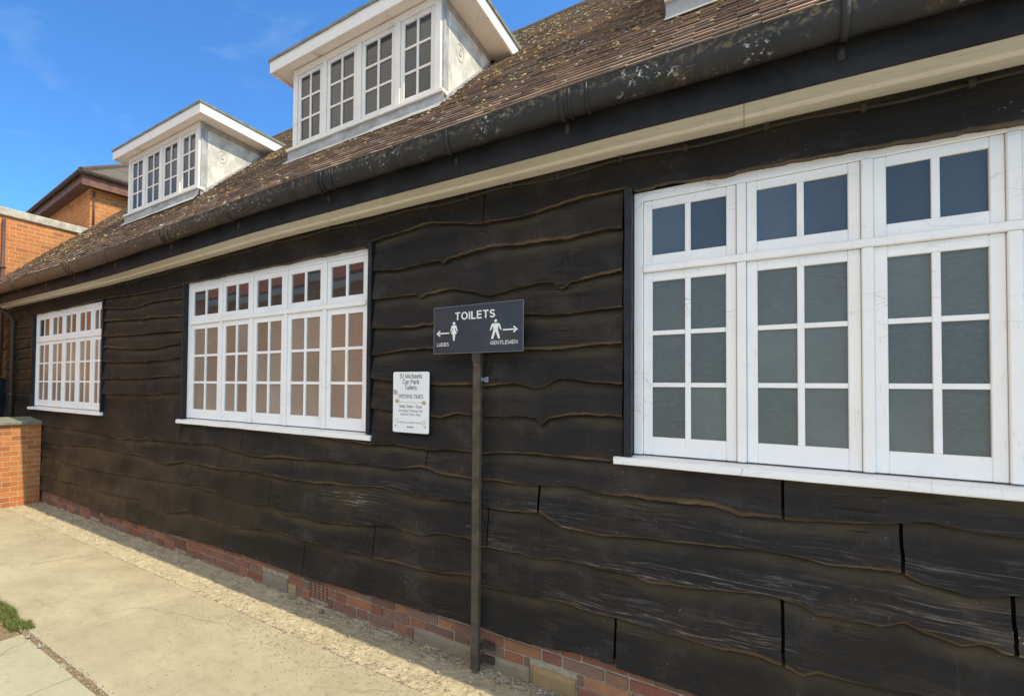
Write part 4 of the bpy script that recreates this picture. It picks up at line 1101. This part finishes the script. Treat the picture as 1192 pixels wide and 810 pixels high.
E0, F0 = (-3.17, 3.2, 6.07 + rh), (-3.17, 4.9, 6.07 + rh)
b.add([A0, B0, C0, D0, E0, F0], [(0, 1, 5, 4), (1, 2, 5), (2, 3, 4, 5), (3, 0, 4)], (.13, .10, .075, 1))
# tile courses as low ridges on the two slopes facing the sun and the lane
nrw = 26
for face in ((A0, B0, E0, F0), (D0, A0, E0, E0)):
    p0, p1, q0, q1 = [Vector(v) for v in face]
    for r in range(nrw):
        t0, t1 = r / nrw, (r + 1) / nrw
        a, e = p0.lerp(q0, t0), p1.lerp(q1, t0); f, gg = p0.lerp(q0, t1), p1.lerp(q1, t1)
        up = Vector((0, 0, .022)); c = tuple(v * R.uniform(.75, 1.25) for v in (.20, .15, .11))
        b.add([a, e, e + up, a + up, gg + up * .1, f + up * .1], [(0, 1, 2, 3), (3, 2, 4, 5)], (*c, 1))
b.build('roof', M['tile'], tb)
b = MB(); b.tube([A0, E0], .07, 8, (.11, .08, .055, 1)); b.tube([E0, F0], .07, 8, (.11, .08, .055, 1)); b.build('hip_tiles', M['tile'], tb)
b = MB(); b.tube([(EX + .04, EY - .04, 6.07), (EX + .04, 8.3, 6.07)], .05, 8); b.tube([(EX + .04, EY - .06, 6.07), (-6.6, EY - .06, 6.07)], .05, 8); b.build('gutter', M['iron'], tb, True)
b = MB(); b.tube([(.06, .07, 5.02), (.06, .07, 5.8)], .018, 8); b.build('cable_pipe', M['purple'], tb, True)
gt = empty('timber_gate', 'dark boarded gate between the black building and the brick block', 'gate', (-9.93, -.9, 0))
b = MB()
for i in range(14): b.box(-.02, .012 + R.uniform(-.002, .002), -.99 + i * .142, -.99 + i * .142 + .136, .05, 1.92 + R.uniform(-.004, .004), b=.003)
b.build('boards', M['black_trim'], gt)
b = MB(); b.box(.0145, .05, -.98, 1.0, .3, .40, b=.003); b.box(.0145, .05, -.98, 1.0, 1.55, 1.65, b=.003); b.build('ledge', M['black_trim'], gt)

tb.rotation_euler.z = math.radians(-6)
# ------------------------------------------------------------------ the building across the lane, seen in the window panes
ob = empty('opposite_building', 'red brick building across the lane, mirrored in the window panes', 'building', (-20, -13, 0))
b = MB(); b.box(-18, 9, -7, 0, 0, 6.15); b.build('wall', M['brownbrick'], ob)
b = MB(); b.prism([(-7.6, 6.15), (.6, 6.15), (.6, 6.28), (-3.5, 9.3), (-7.6, 6.28)], 'x', -18.4, 9.4); b.build('roof', M['redtile'], ob)
b = MB(); b.box(-18.3, 9.3, .40, .60, 5.90, 6.1495); b.build('eave_board', M['render'], ob)
b = MB(); b.box(-18.05, 9.05, .002, .06, 0, 1.55); b.build('added_pale_band', M['render'], ob)  # added pale band, invented to reflect beige in the lowest panes
for wx in (-14, -9.5, -5, -.5, 4, 7.2):
    b = MB(); b.box(wx - .6, wx + .6, .0, .05, 2.0, 3.5, b=.005); f = b.build('window', M['white'], ob)
    for sx in (-1, 1):
        b = MB(); b.box(wx + sx * .28 - .24, wx + sx * .28 + .24, .0505, .058, 2.08, 3.42); b.build('pane', M['glass'], f)

# ------------------------------------------------------------------ light, sky, camera
SUN = Vector((.88, -.070, 1.0)).normalized()
ld = D.lights.new('sun', 'SUN'); ld.energy = 5.0; ld.angle = math.radians(.5); ld.color = (1.0, .90, .70)
so = D.objects.new('sun', ld); col.objects.link(so); so.rotation_euler = SUN.to_track_quat('Z', 'Y').to_euler(); so.location = (6, -3, 12)
wd = D.worlds.new('World'); scene.world = wd; wd.use_nodes = True
nt_ = wd.node_tree; nt_.nodes.clear()
sky = nt_.nodes.new('ShaderNodeTexSky'); sky.sky_type = 'NISHITA'; sky.sun_disc = False
sky.sun_elevation = math.asin(SUN.z); sky.sun_rotation = math.atan2(SUN.x, SUN.y); sky.altitude = 50; sky.air_density = 1.0; sky.dust_density = 1.2; sky.ozone_density = 1.6
bg = nt_.nodes.new('ShaderNodeBackground'); bg.inputs[1].default_value = .15
wo = nt_.nodes.new('ShaderNodeOutputWorld')
mx = nt_.nodes.new('ShaderNodeMix'); mx.data_type = 'RGBA'; mx.blend_type = 'MULTIPLY'; mx.inputs[0].default_value = 1
mx.inputs[7].default_value = (.66, 1.32, 1.92, 1); nt_.links.new(sky.outputs[0], mx.inputs[6])
# thin high cloud
tc_ = nt_.nodes.new('ShaderNodeTexCoord'); mp_ = nt_.nodes.new('ShaderNodeMapping'); mp_.inputs['Scale'].default_value = (2.2, 2.2, 9); mp_.inputs['Rotation'].default_value = (.2, .25, 0)
nn_ = nt_.nodes.new('ShaderNodeTexNoise'); nn_.inputs['Scale'].default_value = 1.6; nn_.inputs['Detail'].default_value = 7; nn_.inputs['Roughness'].default_value = .6; nn_.inputs['Distortion'].default_value = .8
mr_ = nt_.nodes.new('ShaderNodeMapRange'); mr_.inputs[1].default_value = .56; mr_.inputs[2].default_value = .95; mr_.inputs[4].default_value = .3
nt_.links.new(tc_.outputs['Generated'], mp_.inputs[0]); nt_.links.new(mp_.outputs[0], nn_.inputs['Vector']); nt_.links.new(nn_.outputs['Fac'], mr_.inputs[0])
m2_ = nt_.nodes.new('ShaderNodeMix'); m2_.data_type = 'RGBA'; m2_.inputs[7].default_value = (4.2, 5.2, 6.2, 1)
nt_.links.new(mr_.outputs[0], m2_.inputs[0]); nt_.links.new(mx.outputs[2], m2_.inputs[6]); 
# added cloud bank behind the viewer, unseen, to fill the shaded wall with light
sp_ = nt_.nodes.new('ShaderNodeSeparateXYZ'); nt_.links.new(tc_.outputs['Generated'], sp_.inputs[0])
def mr(sock, a, b_):
    o = nt_.nodes.new('ShaderNodeMapRange'); o.interpolation_type = 'SMOOTHSTEP'; nt_.links.new(sock, o.inputs[0]); o.inputs[1].default_value = a; o.inputs[2].default_value = b_; return o.outputs[0]
def mul(a, b_):
    o = nt_.nodes.new('ShaderNodeMath'); o.operation = 'MULTIPLY'; nt_.links.new(a, o.inputs[0]); nt_.links.new(b_, o.inputs[1]); return o.outputs[0]
n2_ = nt_.nodes.new('ShaderNodeTexNoise'); n2_.inputs['Scale'].default_value = 2.6; n2_.inputs['Detail'].default_value = 7; nt_.links.new(tc_.outputs['Generated'], n2_.inputs['Vector'])
fc_ = mul(mul(mr(sp_.outputs['Y'], -.10, -.42), mr(sp_.outputs['Z'], .26, .48)), mr(n2_.outputs['Fac'], .34, .54))
m3_ = nt_.nodes.new('ShaderNodeMix'); m3_.data_type = 'RGBA'; m3_.inputs[7].default_value = (11.5, 10.2, 8.4, 1)
nt_.links.new(fc_, m3_.inputs[0]); nt_.links.new(m2_.outputs[2], m3_.inputs[6]); nt_.links.new(m3_.outputs[2], bg.inputs[0]); nt_.links.new(bg.outputs[0], wo.inputs[0])

YAW, PITCH, ROLL, FPX = 0.7354, 0.02291, 0.01694, 597.01
cd = D.cameras.new('camera'); cam = D.objects.new('camera', cd); col.objects.link(cam)
fw = Vector((-math.sin(YAW) * math.cos(PITCH), math.cos(YAW) * math.cos(PITCH), math.sin(PITCH)))
r0 = Vector((math.cos(YAW), math.sin(YAW), 0)); u0 = r0.cross(fw)
rr = r0 * math.cos(ROLL) + u0 * math.sin(ROLL); uu = u0 * math.cos(ROLL) - r0 * math.sin(ROLL)
from mathutils import Matrix
mw_ = Matrix((rr, uu, -fw)).transposed().to_4x4(); mw_.translation = Vector((0, -3.45, 1.79975)); cam.matrix_world = mw_
cd.sensor_fit = 'HORIZONTAL'; cd.sensor_width = 36; cd.lens = FPX / 1192 * 36
cd.shift_x = 268.64 / 1192; cd.shift_y = 34.37 / 1192
cd.clip_start = .05; cd.clip_end = 1000
scene.camera = cam
scene.view_settings.view_transform = 'Standard'; scene.view_settings.look = 'None'; scene.view_settings.exposure = 0; scene.view_settings.gamma = 1
scene.render.resolution_x = 1024; scene.render.resolution_y = 695
